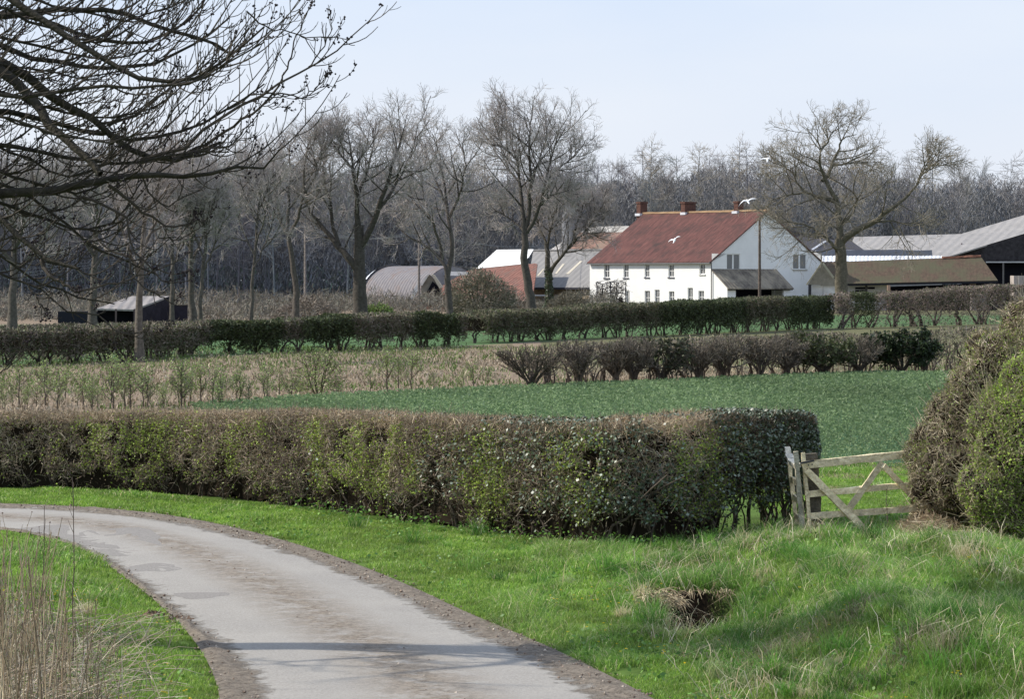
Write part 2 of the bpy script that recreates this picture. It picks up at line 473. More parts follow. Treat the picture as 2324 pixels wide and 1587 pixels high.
M_patch = mat('patch_asphalt', (.255, .24, .222), .97, .08, nscale=40, namt=.3, attr=False)
for (px, py, rx, ry) in [(250, 1228, 130, 22), (255, 1257, 70, 9), (345, 1294, 66, 9), (455, 1357, 62, 7), (105, 1208, 60, 11)]:
    rings = []
    for fr_ in (.001, .35, .7, 1):
        ring = []
        for k in range(28):
            a = k / 28 * 2 * math.pi; r_ = fr_ * (1 + .16 * math.sin(a * 3 + px) + .06 * math.sin(a * 7 + py))
            g = G(px + rx * r_ * math.cos(a), py + ry * r_ * math.sin(a)); i = np.argmin((LA[:, 0] - g[0]) ** 2 + (LA[:, 1] - g[1]) ** 2)
            w_ = RA[i] - LA[i]; L2 = np.linalg.norm(w_); nn_ = w_ / L2; u = np.clip(((g - LA[i]) @ nn_) / L2, .03, .97)
            g = g + nn_ * max(0, .03 - ((g - LA[i]) @ nn_) / L2) * L2
            ring.append([g[0], g[1], .0135 + .02 * math.sin(u * math.pi)])
        rings.append(ring)
    mb = MB(); ix = np.arange(4 * 28).reshape(4, 28)
    mb.add(np.array(rings).reshape(-1, 3), np.stack([ix[:-1], ix[1:], np.roll(ix, -1, 1)[1:], np.roll(ix, -1, 1)[:-1]], -1).reshape(-1, 4))
    tag(mb.build('road_patch', M_patch, smooth=True), kind='structure', label='darker tarmac repair on the lane surface')

# crop field sheet (oilseed rape)
crop_poly = GL([(430, 930), (700, 910), (1150, 888), (1500, 874), (1800, 860), (2110, 850), (2600, 838), (2700, 1010), (2000, 1062), (1860, 1060), (1700, 1080), (1400, 1082), (1000, 1062), (600, 1000)])
cp = resample(np.vstack([crop_poly, crop_poly[:1]]), 80, smooth=False)
cen = crop_poly.mean(0)
mb = MB()
V = np.vstack([[cen], cp]); V[:, 2] = .012
mb.add(V, np.array([[0, i, i + 1] for i in range(1, 80)]), (.06, .12, .06))
tag(mb.build('crop_field', M_ground), kind='structure', label='field of blue-green young crop behind the near hedge')


# ------------------------------------------------------------------ clouds of leaves, twigs and blades
def rects(c, d, L_, Wd, r=None):
    n = len(c); s = nrm(np.cross(d, rdir(n, r)))
    L_ = np.broadcast_to(np.asarray(L_, float), (n,))[:, None]; Wd = np.broadcast_to(np.asarray(Wd, float), (n,))[:, None]
    return np.stack([c - d * L_ / 2 - s * Wd / 2, c - d * L_ / 2 + s * Wd / 2, c + d * L_ / 2 + s * Wd / 2 * .6, c + d * L_ / 2 - s * Wd / 2 * .6], 1)


def diamonds(c, d, L_, Wd, r=None):
    n = len(c); s = nrm(np.cross(d, rdir(n, r)))
    L_ = np.broadcast_to(np.asarray(L_, float), (n,))[:, None]; Wd = np.broadcast_to(np.asarray(Wd, float), (n,))[:, None]
    return np.stack([c - d * L_ / 2, c + s * Wd / 2 - d * L_ * .05, c + d * L_ / 2, c - s * Wd / 2 - d * L_ * .05], 1)


def leafq(c, nv, L_, Wd, r=None):
    d = nrm(np.cross(nv, rdir(len(c), r))); s = np.cross(nv, d); L_ = np.asarray(L_)[:, None]; Wd = np.asarray(Wd)[:, None]
    return np.stack([c - d * L_ / 2, c + s * Wd / 2 - d * L_ * .05, c + d * L_ / 2, c - s * Wd / 2 - d * L_ * .05], 1)


def blades(mb, B, hgt, wid, lean, col, r=None, bend=.5):
    """grass blades standing at B (N,3), each bent over; two faces"""
    r = r or rng
    n = len(B)
    a = r.random(n) * 2 * math.pi
    out = np.stack([np.cos(a), np.sin(a), 0 * a], 1)
    b = r.random(n) * 2 * math.pi
    side = np.stack([np.cos(b), np.sin(b), 0 * b], 1)
    up = np.array([0, 0, 1.])
    h = np.broadcast_to(hgt, (n,))[:, None]; w = np.broadcast_to(wid, (n,))[:, None]; l = np.broadcast_to(lean, (n,))[:, None]
    mid = B + up * h * .55 + out * h * l * .35
    tip = B + up * h * np.maximum(.12, 1 - .55 * l ** 2) + out * h * l * (1 + bend * .3)
    V = np.stack([B - side * w / 2, B + side * w / 2, mid + side * w * .42, mid - side * w * .42, tip], 1)
    i = np.arange(n)[:, None] * 5
    q = np.concatenate([i, i + 1, i + 2, i + 3], 1); t3 = np.concatenate([i + 3, i + 2, i + 4], 1)
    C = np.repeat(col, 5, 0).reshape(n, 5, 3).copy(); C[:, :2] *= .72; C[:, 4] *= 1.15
    mb.add(V.reshape(-1, 3), [q, t3], C.reshape(-1, 3))


def pick(n, cols, wts=None, var=.18, r=None):
    r = r or rng
    cols = np.asarray(cols, float)
    k = r.choice(len(cols), n, p=wts)
    return cols[k] * (1 + var * r.normal(size=(n, 1))).clip(.45, 1.7)


# ---- verge grass
def scatter(n, y0, y1, margin=1.0, pw=1.0):
    y = y0 + (y1 - y0) * rng.random(n * 2) ** pw
    hw = y * .168 + margin
    x = (rng.random(n * 2) * 2 - 1) * hw
    keep = rng.random(n * 2) < hw / hw.max()
    return x[keep][:n], y[keep][:n]


hedge_front = GL([(-420, 1106), (-200, 1107), (0, 1110), (150, 1113), (400, 1127), (650, 1152), (900, 1188), (1150, 1222), (1350, 1243), (1480, 1246), (1600, 1232), (1720, 1212), (1800, 1198), (1845, 1188)])
_e = hedge_front[-1]
hedge_path = np.vstack([hedge_front, [_e + np.array([.14, .5, 0]), _e + np.array([.12, 1.2, 0])]])
hedge_path = resample(hedge_path, 160)
HEDGE_POLY = np.vstack([hedge_path[:, :2] + [0, .1], (hedge_path[::-1, :2] + [-.3, 1.5])])

gcols = {'short': [(.175, .32, .05), (.24, .385, .075), (.125, .25, .045), (.34, .42, .16)],
         'long': [(.16, .325, .055), (.225, .385, .08), (.09, .215, .04), (.36, .44, .2), (.68, .62, .42)]}
mbg = MB()
x, y = scatter(960000, 19.5, 48, 2.2, 1.3)
xg = 3.7 + 6 * rng.random(60000); yg = 41 + 12.5 * rng.random(60000); x = np.r_[x, xg]; y = np.r_[y, yg]
ldv = lane_dist(x, y)
ok = (ldv > -.03 + .65 * (fbm(x * 3.1, y * 2.2, 0, 77) - .5) + .75 * (vnoise(x * 1.7, y * 1.2, 0, 78) - .5)) & ~inpoly(x, y, HEDGE_POLY)
dit = ((x - DITCH[0]) / .29) ** 2 + ((y - DITCH[1] + .35) / 1.2) ** 2
ok &= dit > 1
# behind the hedge only what the gateway shows
ok &= (y < np.interp(x, hedge_front[:, 0], hedge_front[:, 1]) + .25) | (x > 3.6)
x, y, ldv = x[ok], y[ok], ldv[ok]
print('grass blades', len(x))
z = gz(x, y)
right = x > np.interp(y, RG[::-1, 1], RG[::-1, 0])
rough = fbm(x * .9, y * .55, 0, 21)
tall = sstep(.42, .68, rough + .25 * sstep(.8, 3.5, ldv) * (right & (y < 39)) - .12)
tall = np.maximum(tall, .55 * sstep(0, 1, (x - 2.2) / 2.5) * (y < 41))
h = (.035 + .03 * rng.random(len(x))) * (1 - tall) + tall * (.09 + .16 * rng.random(len(x)) ** 1.5)
h *= .75 + .5 * vnoise(x * 3, y * 3, 0, 5)
h *= np.clip(.45 + ldv * 1.6, .45, 1)
hdv = np.interp(x, hedge_front[:, 0], hedge_front[:, 1]) - y
h *= np.where(x < 3.9, np.clip(.45 + np.abs(hdv) * .35, .45, 1), 1)
wd_ = (.0045 + .004 * rng.random(len(x))) * (y / 27)
c1 = pick(len(x), gcols['short'], [.4, .3, .2, .1]); c2 = pick(len(x), gcols['long'], [.36, .28, .2, .1, .06])
col = np.where((rng.random(len(x)) < tall)[:, None], c2, c1)
lush = fbm(x * 1.5, y * .9, 0, 31)
col *= np.array([1.2, 1.13, 1.04]) * (.42 + 1.15 * (lush * .6 + .4 * vnoise(x * 5, y * 3, 0, 33)))[:, None]
yl = sstep(.45, .62, fbm(x * .8, y * .5, 0, 32))[:, None]
col = col * (1 - yl * .3) + yl * .3 * np.array([.2, .24, .06])
# straw patches in the rough ground by the gate and along the lane edge
dry = (sstep(.60, .72, fbm(x * 1.1, y * .8, 0, 41)) * sstep(.1, 1.2, ldv) * (right & (x > 1.5)) * .55 + .5 * sstep(.14, .0, ldv))
isd = rng.random(len(x)) < dry
col[isd] = pick(isd.sum(), [(.40, .33, .2), (.5, .43, .29), (.28, .22, .13)])
lean = .25 + .8 * rng.random(len(x)) * (.6 + tall)
blades(mbg, np.stack([x, y, z - .005], 1), h, wd_, lean, col)
tag(mbg.build('verge_grass', M_grass), kind='stuff', label='bright green grass on the verges beside the lane')

# ---- arching straw-coloured blades and dead stems among the grass
mbs = MB()
n = 5200
x, y = scatter(30000, 21, 40.5, .5, 1.0)
ldv = lane_dist(x, y)
w_ = (ldv > .35) * (x > 1.2) * sstep(.45, .72, fbm(x * 1.3, y * .8, 0, 52)) + .9 * np.exp(-(((x - DITCH[0]) / .75) ** 2 + ((y - DITCH[1] - .5) / 1.5) ** 2))
w_ = w_ * (~inpoly(x, y, HEDGE_POLY)) * (ldv > .1)
k = rng.random(len(x)) < w_
x, y = x[k][:n], y[k][:n]
blades(mbs, np.stack([x, y, gz(x, y)], 1), .12 + .32 * rng.random(len(x)) ** 2.2, .0035 + .004 * rng.random(len(x)), .5 + .9 * rng.random(len(x)), pick(len(x), [(.58, .5, .33), (.75, .67, .48), (.4, .31, .19)]))
tag(mbs.build('dry_grass', M_straw), kind='stuff', label='straw coloured dead grass blades arching among the green grass')

# ---- tufts of longer grass over the rough ground
mbt = MB()
tx, ty = scatter(4200, 21, 40, .4, 1.0)
k = (lane_dist(tx, ty) > .7) & ~inpoly(tx, ty, HEDGE_POLY) & (ty < np.interp(tx, hedge_front[:, 0], hedge_front[:, 1]) + .1 + 9 * (tx > 4)) & ((tx > 1.0) | (rng.random(len(tx)) < .12)) & ((np.abs(tx - DITCH[0]) > .45) | (np.abs(ty - DITCH[1]) > 1.1))
tx, ty = tx[k][:620], ty[k][:620]
m_ = 95; sg = np.repeat(.035 + .05 * rng.random(len(tx)), m_)
bx_, by_ = np.repeat(tx, m_) + rng.normal(size=len(tx) * m_) * sg, np.repeat(ty, m_) + rng.normal(size=len(tx) * m_) * sg
tc1 = np.repeat(pick(len(tx), [(.13, .30, .045), (.2, .37, .065), (.075, .19, .03), (.34, .42, .17), (.58, .52, .32)], [.32, .24, .26, .1, .08]), m_, 0)
tc1 *= (.75 + .5 * rng.random((len(bx_), 1))); ds_ = rng.random(len(bx_)) < .07; tc1[ds_] = (.5, .44, .28)
blades(mbt, np.stack([bx_, by_, gz(bx_, by_) - .01], 1), np.repeat(.12 + .2 * rng.random(len(tx)) ** 1.5, m_) * (.6 + .6 * rng.random(len(bx_))), .0055, .2 + .9 * rng.random(len(bx_)), tc1)
tag(mbt.build('long_grass', M_grass), kind='stuff', label='longer tufted grass scattered over the rough verge')

# ---- broad low herbs and celandines
mbh = MB()
n = 15000
x, y = scatter(90000, 20, 43, .5, 1.1)
hd = np.interp(x, hedge_front[:, 0], hedge_front[:, 1]) - y
p_ = sstep(.55, .72, fbm(x * 1.4, y * .9, 0, 61)) * .4 + .9 * np.exp(-(np.clip(hd, 0, 9) / .4))
k = (rng.random(len(x)) < p_) & (lane_dist(x, y) > .2) & (hd > -.1)
x, y = x[k][:n], y[k][:n]
c = np.stack([x, y, gz(x, y) + .02 + (.08 + .22 * np.exp(-np.abs(hd[k][:n]) / .3) * fbm(x * 2, y * 2, 0, 63)) * rng.random(len(x)) ** 1.4], 1)
d = nrm(rdir(len(x)) * [1, 1, .35] + [0, 0, .15])
mbh.quads(diamonds(c, d, .03 + .035 * rng.random(len(x)), .02 + .02 * rng.random(len(x))), pick(len(x), [(.15, .30, .05), (.2, .36, .07), (.1, .21, .05)]))
tag(mbh.build('low_herbs', M_leaf), kind='stuff', label='broad leaved low weeds along the foot of the hedge and verge')
mbf = MB()
x, y = scatter(5000, 21, 31, .3, 1.0)
k = (fbm(x * 1.3, y * .8, 0, 71) > .58) & (lane_dist(x, y) > .3)
x, y = x[k][:330], y[k][:330]
for k in range(5):
    a = k * 2 * math.pi / 5 + rng.random(len(x)); d = np.stack([np.cos(a), np.sin(a), .35 + 0 * a], 1)
    c = np.stack([x, y, gz(x, y) + .07 + .03 * vnoise(x * 9, y * 9)], 1) + d * .007
    mbf.quads(diamonds(c, nrm(d), .014, .009), (.75, .55, .02))
tag(mbf.build('celandine_flowers', M_leaf), kind='stuff', label='tiny yellow flowers dotted through the verge grass')

# ---- stones and clods along the lane edges
mbc = MB()
n = 4200
i = rng.integers(8, NL - 1, n); sd = rng.random(n) < .72; u = rng.random(n)
p = np.where(sd[:, None], RA[i] + (RG[i] - RA[i]) * u[:, None], LA[i] + (LG[i] - LA[i]) * u[:, None]) + rng.normal(size=(n, 3)) * [.06, .06, 0]
m_ = rng.random(n) < .1; ii = i[m_]; p[m_] = LA[ii] + (RA[ii] - LA[ii]) * (.42 + .22 * rng.random(m_.sum()))[:, None]
rad = .004 + .014 * rng.random(n) ** 3
o6 = np.array([[1, 0, 0], [0, 1, 0], [-1, 0, 0], [0, -1, 0], [0, 0, .8], [0, 0, -.8]], float)
V = (p + [0, 0, .03])[:, None] + o6[None] * rad[:, None, None] * (.6 + .8 * rng.random((n, 6, 1)))
tri = np.array([[0, 1, 4], [1, 2, 4], [2, 3, 4], [3, 0, 4], [1, 0, 5], [2, 1, 5], [3, 2, 5], [0, 3, 5]])
Fc = (np.arange(n)[:, None, None] * 6 + tri[None]).reshape(-1, 3)
mbc.add(V.reshape(-1, 3), Fc, np.repeat(pick(n, [(.26, .2, .155), (.4, .34, .28), (.16, .12, .095)]), 6, 0))
tag(mbc.build('gravel', M_bark), kind='stuff', label='loose stones and clods along the muddy lane edges')

# ---- crop leaves
mbk = MB()
n = 520000
y = 44 + 58 * rng.random(n) ** .85; x = (rng.random(n) * 2 - 1) * (y * .17 + 4)
k = inpoly(x, y, crop_poly[:, :2]); x, y = x[k], y[k]
row = .5 + .5 * np.sin((x * .93 + y * .36) * 2 * math.pi / .5)
k = rng.random(len(x)) < .45 + .55 * row; x, y = x[k], y[k]
c = np.stack([x, y, .05 + .16 * rng.random(len(x))], 1)
d = nrm(rdir(len(x)) * [1, 1, .7] + [0, 0, .35])
tone = (.62 + .72 * fbm(x * .22, y * .06, 0, 81))[:, None]
sz = (y / 60)
mbk.quads(diamonds(c, d, (.045 + .045 * rng.random(len(x))) * sz, (.022 + .02 * rng.random(len(x))) * sz), pick(len(x), [(.18, .262, .125), (.21, .292, .147), (.145, .222, .096), (.25, .32, .185)], [.4, .3, .22, .08], var=.1) * tone)
M_cropleaf = mat('crop_leaf', None, .8, .15, .3)
tag(mbk.build('crop_plants', M_cropleaf), kind='stuff', label='rows of leafy blue-green crop plants filling the field')

# ---- rough dry field behind
mbr = MB()
n = 60000
y = 72 + 75 * rng.random(n); x = (rng.random(n) * 2 - 1) * (y * .17 + 1)
k = ~inpoly(x, y, crop_poly[:, :2]) & (fbm(x * .35, y * .2, 0, 91) + .25 * rng.random(n) > .45); x, y = x[k], y[k]
gr = sstep(.52, .66, fbm(x * .22, y * .12, 0, 92)) + sstep(104, 112, y + x * 0) * (x < -2)
c1 = pick(len(x), [(.33, .27, .185), (.42, .35, .245), (.25, .2, .135), (.52, .45, .33)])
c2 = pick(len(x), [(.13, .2, .05), (.17, .22, .08)])
col = np.where((rng.random(len(x)) < gr * .6)[:, None], c2, c1)
blades(mbr, np.stack([x, y, 0 * x], 1), .06 + .17 * rng.random(len(x)) ** 1.6, .03 + .02 * rng.random(len(x)), .2 + .8 * rng.random(len(x)), col)
tag(mbr.build('rough_field_grass', M_straw), kind='stuff', label='brown rough dead grass of the fallow field behind the crop')


# ------------------------------------------------------------------ branching
def grow(P, R, k, t0, t1, length, angle, up, wig, n, r0, tip, r, uppow=1.0, side=None):
    """children for every parent polyline: k each, vectorised"""
    B, m, _ = P.shape
    par = np.repeat(np.arange(B), k); nb = len(par)
    t = t0 + (t1 - t0) * ((np.tile(np.arange(k), B) + r.random(nb)) / k)
    f = t * (m - 1); i = np.minimum(f.astype(int), m - 2); fr = (f - i)[:, None]
    base = P[par, i] * (1 - fr) + P[par, i + 1] * fr
    tan = nrm(P[par, i + 1] - P[par, i])
    prad = R[par, i] * (1 - fr[:, 0]) + R[par, i + 1] * fr[:, 0]
    perp = nrm(np.cross(tan, rdir(nb, r)))
    a = angle * (.7 + .6 * r.random(nb))[:, None]
    d = nrm(tan * np.cos(a) + perp * np.sin(a))
    Ln = np.asarray(length)[par] * (1 - .45 * (t - t0) / max(t1 - t0, 1e-6)) * (.7 + .6 * r.random(nb))
    Q = np.zeros((nb, n, 3)); Q[:, 0] = base
    step = (Ln / (n - 1))[:, None]
    for s in range(1, n):
        d = nrm(d + np.array([0, 0, 1.]) * up * (s / (n - 1)) ** uppow * .6 + rdir(nb, r) * wig + (0 if side is None else np.array(side) * .2))
        Q[:, s] = Q[:, s - 1] + d * step
    rb = np.minimum(prad * .85, r0 * (.7 + .6 * r.random(nb)))
    RR = rb[:, None] * np.linspace(1, 0, n)[None] + np.minimum(tip, rb)[:, None] * np.linspace(0, 1, n)[None]
    return Q, RR, Ln


def polys(list_of_pts, n, radii, r, jit=.0):
    """hand-traced limbs resampled to n points"""
    Q = np.stack([resample(p, n, smooth=False) for p in list_of_pts])
    Q[:, 1:] += r.normal(size=Q[:, 1:].shape) * jit
    R = np.stack([np.linspace(a, b, n) for a, b in radii])
    return Q, R


def tree(name, base, limbs, r, label, group, height, barkcol=(.16, .14, .12), twigcol=(.34, .305, .285), trunk_r=.3, dens=1.0, spread=1.0, upw=.3, twl=1.0, ivy=False, tw=.0135):
    """limbs: list of (points (N,3) relative to base, r0, r1); first is the trunk"""
    t_ = thing(name, base, label, 'tree', group)
    P, R = polys([np.asarray(l[0], float) + base for l in limbs], 14, [(l[1], l[2]) for l in limbs], r, .035)
    zr = P[..., 2] - base[2]; zr = zr - .14 * height * (np.clip(zr, 0, None) / height) ** 2; P[..., 2] = base[2] + zr
    # flare
    R[0, 0] *= 1.5; R[0, 1] *= 1.12
    mt = MB()
    bc = np.asarray(barkcol) * .62
    mt.tubes(P, R, 8, bc)
    hb = height
    nl = len(limbs) - 1
    PL, RL = (P[1:], R[1:]) if nl else (P, R)
    ln = np.linalg.norm(np.diff(PL, axis=1), axis=2).sum(1)
    b1, r1, l1 = grow(PL, RL, max(3, int(7.5 * dens)), .22, 1., .28 * ln * spread + .075 * hb * spread, .85, upw, .16, 7, .07, .025, r)
    mt.tubes(b1, r1, 5, bc)
    b2, r2, l2 = grow(b1, r1, 5, .15, 1., .55 * l1 + .3, .8, upw * .9, .2, 5, .035, .014, r)
    b2b, r2b, l2b = grow(PL, RL, int(7 * dens), .1, 1., .14 * ln + .04 * hb, .9, upw, .2, 5, .035, .014, r)
    b2 = np.concatenate([b2, b2b]); r2 = np.concatenate([r2, r2b]); l2 = np.concatenate([l2, l2b])
    mc = MB(); tcol = np.asarray(twigcol)
    mc.tubes(b2, r2, 3, tcol * .85)
    b3, r3, l3 = grow(b2, r2, 5, .15, 1., (.5 * l2 + .45) * twl, .85, upw * .45, .2, 4, tw * 1.15, tw * .7, r)
    mc.tubes(b3, r3, 3, tcol * (.85 + .3 * r.random((len(b3), 1))))
    b4, r4, l4 = grow(b3, r3, 3, .3, 1., (.5 * l3 + .2) * twl, .7, upw * .5, .18, 3, tw * .85, tw * .55, r)
    mc.tubes(b4, r4, 3, tcol * (.9 + .4 * r.random((len(b4), 1))))
    mt.build('trunk', M_bark, t_, smooth=True)
    mc.build('crown', M_twig, t_)
    if ivy:
        n = 1600
        tt = r.random(n) ** 1.2 * .62; f = tt * 13; i = f.astype(int); fr = (f - i)[:, None]
        c = P[0, i] * (1 - fr) + P[0, i + 1] * fr + rdir(n, r) * (R[0, i] * 1.05 + .06)[:, None]
        mi = MB(); mi.quads(diamonds(c, nrm(rdir(n, r) - [0, 0, .5]), .16, .13, r), pick(n, [(.035, .06, .02), (.055, .085, .03)], r=r))
        mi.build('ivy', M_gloss, t_)
    return t_


def px_limb(pts, Y0, dys, base):
    """traced limb: photograph points and depth offsets, returned relative to the base"""
    return np.array([W(px, py, Y0 + dy) for (px, py), dy in zip(pts, dys)]) - base


ROWG = 'bare trees standing along the far hedge'
# (x, base y, trunk width px, top y, half spread px, lean px, label, seed)
simple = [
    (26, 765, 23, 330, 120, 6, 'bare tree with thick leaning trunk nearest the left edge of the far hedge', 1),
    (211, 757, 20, 300, 110, 4, 'bare tree in front of the low end of the dark open shed', 2),
    (391, 748, 11, 330, 70, -2, 'slim bare tree at the right-hand corner of the dark open shed', 4),
    (437, 746, 16, 300, 95, -4, 'thicker of the two close trunks just past the dark open shed', 5),
    (452, 748, 10, 350, 60, 14, 'thinner of the two close trunks just past the dark open shed', 6),
    (569, 740, 9, 330, 70, 12, 'slender bare tree with kinked trunk standing alone in front of scrub', 7),
]
for (px, by, tw_, top, sp_, lean, lab, sd) in simple:
    r = np.random.default_rng(100 + sd)
    b = G(px, by); s_ = F / b[1]
    hgt = (by - top) / s_; k = 1 / s_
    fork = .42 + .12 * r.random()
    trunk = [(0, 0, 0), (lean * k * .3, 0, hgt * fork * .4), (lean * k, .2, hgt * fork), (lean * k * 1.4, .1, hgt * .75), (lean * k * 1.8, 0, hgt * .98)]
    limbs = [(trunk, tw_ * k / 2, .04)]
    for q_ in range(7):
        f0 = .34 + .09 * q_ * .8; z0 = hgt * f0; a = q_ * 2.4 + r.random()
        ox, oy = math.cos(a) * sp_ * k, math.sin(a) * sp_ * k
        x0 = np.interp(z0, [p[2] for p in trunk], [p[0] for p in trunk])
        m = 1 - .5 * f0
        limbs.append(([(x0, 0, z0), (x0 + ox * .4 * m, oy * .4 * m, z0 + hgt * .12), (x0 + ox * .75 * m, oy * .75 * m, z0 + hgt * .26), (x0 + ox * .95 * m, oy * .95 * m, min(hgt, z0 + hgt * .42))], tw_ * k / 4.2, .03))
    tree('bare_tree', b, limbs, r, lab, ROWG, hgt, trunk_r=.2, dens=.75, upw=.35, barkcol=(.16, .14, .12))

# the pale trunk standing in front of the hedge
r = np.random.default_rng(33); b = G(316, 822)
L_ = lambda pts, dys: px_limb(pts, b[1], dys, b)
tree('bare_tree', b, [(L_([(316, 822), (315, 740), (316, 660), (322, 560), (328, 440), (335, 330)], [0] * 6), .17, .04),
                      (L_([(322, 560), (345, 500), (372, 430), (390, 360)], [0, .5, 1, 1.5]), .08, .02),
                      (L_([(318, 620), (295, 560), (270, 480), (262, 400)], [0, -.5, -1, -1]), .08, .02),
                      (L_([(326, 470), (300, 420), (292, 350), (290, 290)], [0, .5, .8, 1]), .07, .02),
                      (L_([(326, 480), (352, 420), (360, 350), (372, 280)], [0, -.5, -.8, -1]), .07, .02)],
     r, 'bare tree rooted in front of the far hedge, its trunk crossing the hedge face', ROWG, 11, dens=.8, barkcol=(.2, .175, .145), tw=.010)

r = np.random.default_rng(8); b = G(673, 735)
L_ = lambda pts, dys: px_limb(pts, b[1], dys, b)
tree('bare_tree', b, [(L_([(673, 735), (672, 660), (664, 590), (657, 540), (650, 510)], [0] * 5), .27, .14),
                      (L_([(652, 520), (636, 480), (625, 430), (618, 360), (622, 290)], [0, .5, 1, 1.5, 2]), .15, .03),
                      (L_([(655, 530), (675, 480), (690, 420), (690, 350), (700, 270)], [0, -1, -1.5, -2, -2]), .13, .03),
                      (L_([(651, 510), (655, 440), (660, 360), (655, 270)], [0, .5, .5, 1]), .13, .03),
                      (L_([(690, 420), (715, 370), (728, 310), (735, 260)], [-1.5, -2, -3, -3]), .09, .02),
                      (L_([(640, 490), (610, 450), (590, 390), (585, 310)], [.4, 1, 2, 2]), .08, .02)],
     r, 'bare tree with slim forked trunk between the scrub and the broad dark tree', ROWG, 19, dens=1.1, barkcol=(.16, .14, .12))

r = np.random.default_rng(9); b = G(818, 735)
L_ = lambda pts, dys: px_limb(pts, b[1], dys, b)
tree('bare_tree', b, [(L_([(818, 735), (817, 690), (816, 630), (815, 590), (816, 545), (815, 500)], [0] * 6), .56, .34),
                      (L_([(813, 610), (795, 585), (770, 555), (745, 520), (722, 490), (705, 470), (690, 420)], [0, 0, .5, 1, 1.5, 2, 2]), .3, .05),
                      (L_([(770, 550), (755, 500), (750, 440), (735, 380), (730, 310), (722, 265)], [.5, 1, 1, 2, 2, 2]), .16, .03),
                      (L_([(815, 545), (812, 480), (810, 420), (800, 350), (795, 290), (790, 240)], [0, 0, -.5, -1, -1, -1]), .24, .03),
                      (L_([(818, 555), (840, 510), (855, 470), (870, 420), (890, 350), (905, 290), (915, 240)], [0, -.5, -1, -1.5, -2, -2, -2]), .26, .03),
                      (L_([(856, 465), (880, 430), (905, 380), (930, 320), (945, 265), (950, 225)], [-1, 0, 1, 1, 2, 2]), .14, .03),
                      (L_([(810, 430), (830, 370), (845, 310), (848, 240)], [-.5, .5, 1, 1]), .13, .03),
                      (L_([(800, 350), (770, 310), (765, 260)], [-1, -1, -2]), .1, .03)],
     r, 'broad bare tree with the thickest dark trunk, left of the arched hut', ROWG, 21, dens=1.25, barkcol=(.12, .105, .09))

r = np.random.default_rng(10); b = G(1021, 725)
L_ = lambda pts, dys: px_limb(pts, b[1], dys, b)
tree('bare_tree', b, [(L_([(1021, 725), (1019, 680), (1016, 640), (1015, 622)], [0] * 4), .31, .24),
                      (L_([(1017, 635), (1010, 600), (990, 570), (960, 545), (930, 530), (905, 505), (890, 480)], [0, 0, .5, 1, 1, 1.5, 2]), .16, .03),
                      (L_([(1005, 585), (1000, 550), (985, 500), (970, 460), (960, 420), (955, 350)], [.2, 0, -1, -1, -2, -2]), .13, .03),
                      (L_([(1016, 625), (1022, 590), (1026, 550), (1022, 510), (1018, 470), (1010, 400), (1000, 330), (990, 260)], [0, 0, 0, 0, .5, 1, 1, 1]), .2, .03),
                      (L_([(1018, 480), (1040, 430), (1052, 390), (1056, 330), (1050, 270)], [.4, 0, -1, -2, -2]), .12, .03),
                      (L_([(1016, 455), (995, 400), (975, 340), (965, 280)], [.6, 1, 2, 2]), .11, .03),
                      (L_([(990, 500), (940, 440), (925, 380), (920, 310)], [-1, 0, 0, 1]), .09, .03)],
     r, 'bare tree with a slim trunk forking low in front of the fallen red roof', ROWG, 21, dens=1.15, barkcol=(.15, .13, .115))

r = np.random.default_rng(11); b = G(1206, 718)
L_ = lambda pts, dys: px_limb(pts, b[1], dys, b)
tree('bare_tree', b, [(L_([(1207, 718), (1205, 680), (1196, 630), (1190, 580), (1192, 545), (1190, 520)], [0] * 6), .42, .27),
                      (L_([(1191, 530), (1188, 490), (1184, 440), (1178, 390), (1175, 330), (1160, 290), (1155, 230)], [0, 0, .5, 1, 1, 1.5, 2]), .22, .03),
                      (L_([(1191, 525), (1200, 470), (1202, 420), (1205, 370), (1200, 300), (1205, 240), (1195, 200)], [0, 0, -.5, -1, -1, -1, -2]), .22, .03),
                      (L_([(1194, 520), (1215, 480), (1228, 440), (1235, 400), (1245, 350), (1260, 290), (1270, 235)], [0, -.5, -1, -1.5, -2, -2, -2]), .19, .03),
                      (L_([(1228, 450), (1250, 425), (1275, 415), (1296, 410)], [-1, -1, -1.5, -2]), .1, .03),
                      (L_([(1238, 390), (1270, 350), (1300, 320), (1318, 295)], [-1.5, 0, 1, 1]), .1, .03),
                      (L_([(1176, 385), (1150, 350), (1125, 310), (1110, 270)], [1, 2, 3, 3]), .1, .03),
                      (L_([(1189, 515), (1165, 490), (1140, 470), (1115, 460)], [0, 1, 2, 2.5]), .09, .03),
                      (L_([(1201, 410), (1220, 340), (1240, 270), (1240, 215)], [-.5, 0, 1, 1]), .12, .03),
                      (L_([(1175, 330), (1140, 290), (1125, 240), (1120, 215)], [1, 0, -1, -1]), .1, .03)],
     r, 'tallest bare tree, round crown against the sky, left of the white farmhouse', ROWG, 24, dens=1.35, barkcol=(.13, .115, .1), tw=.015)

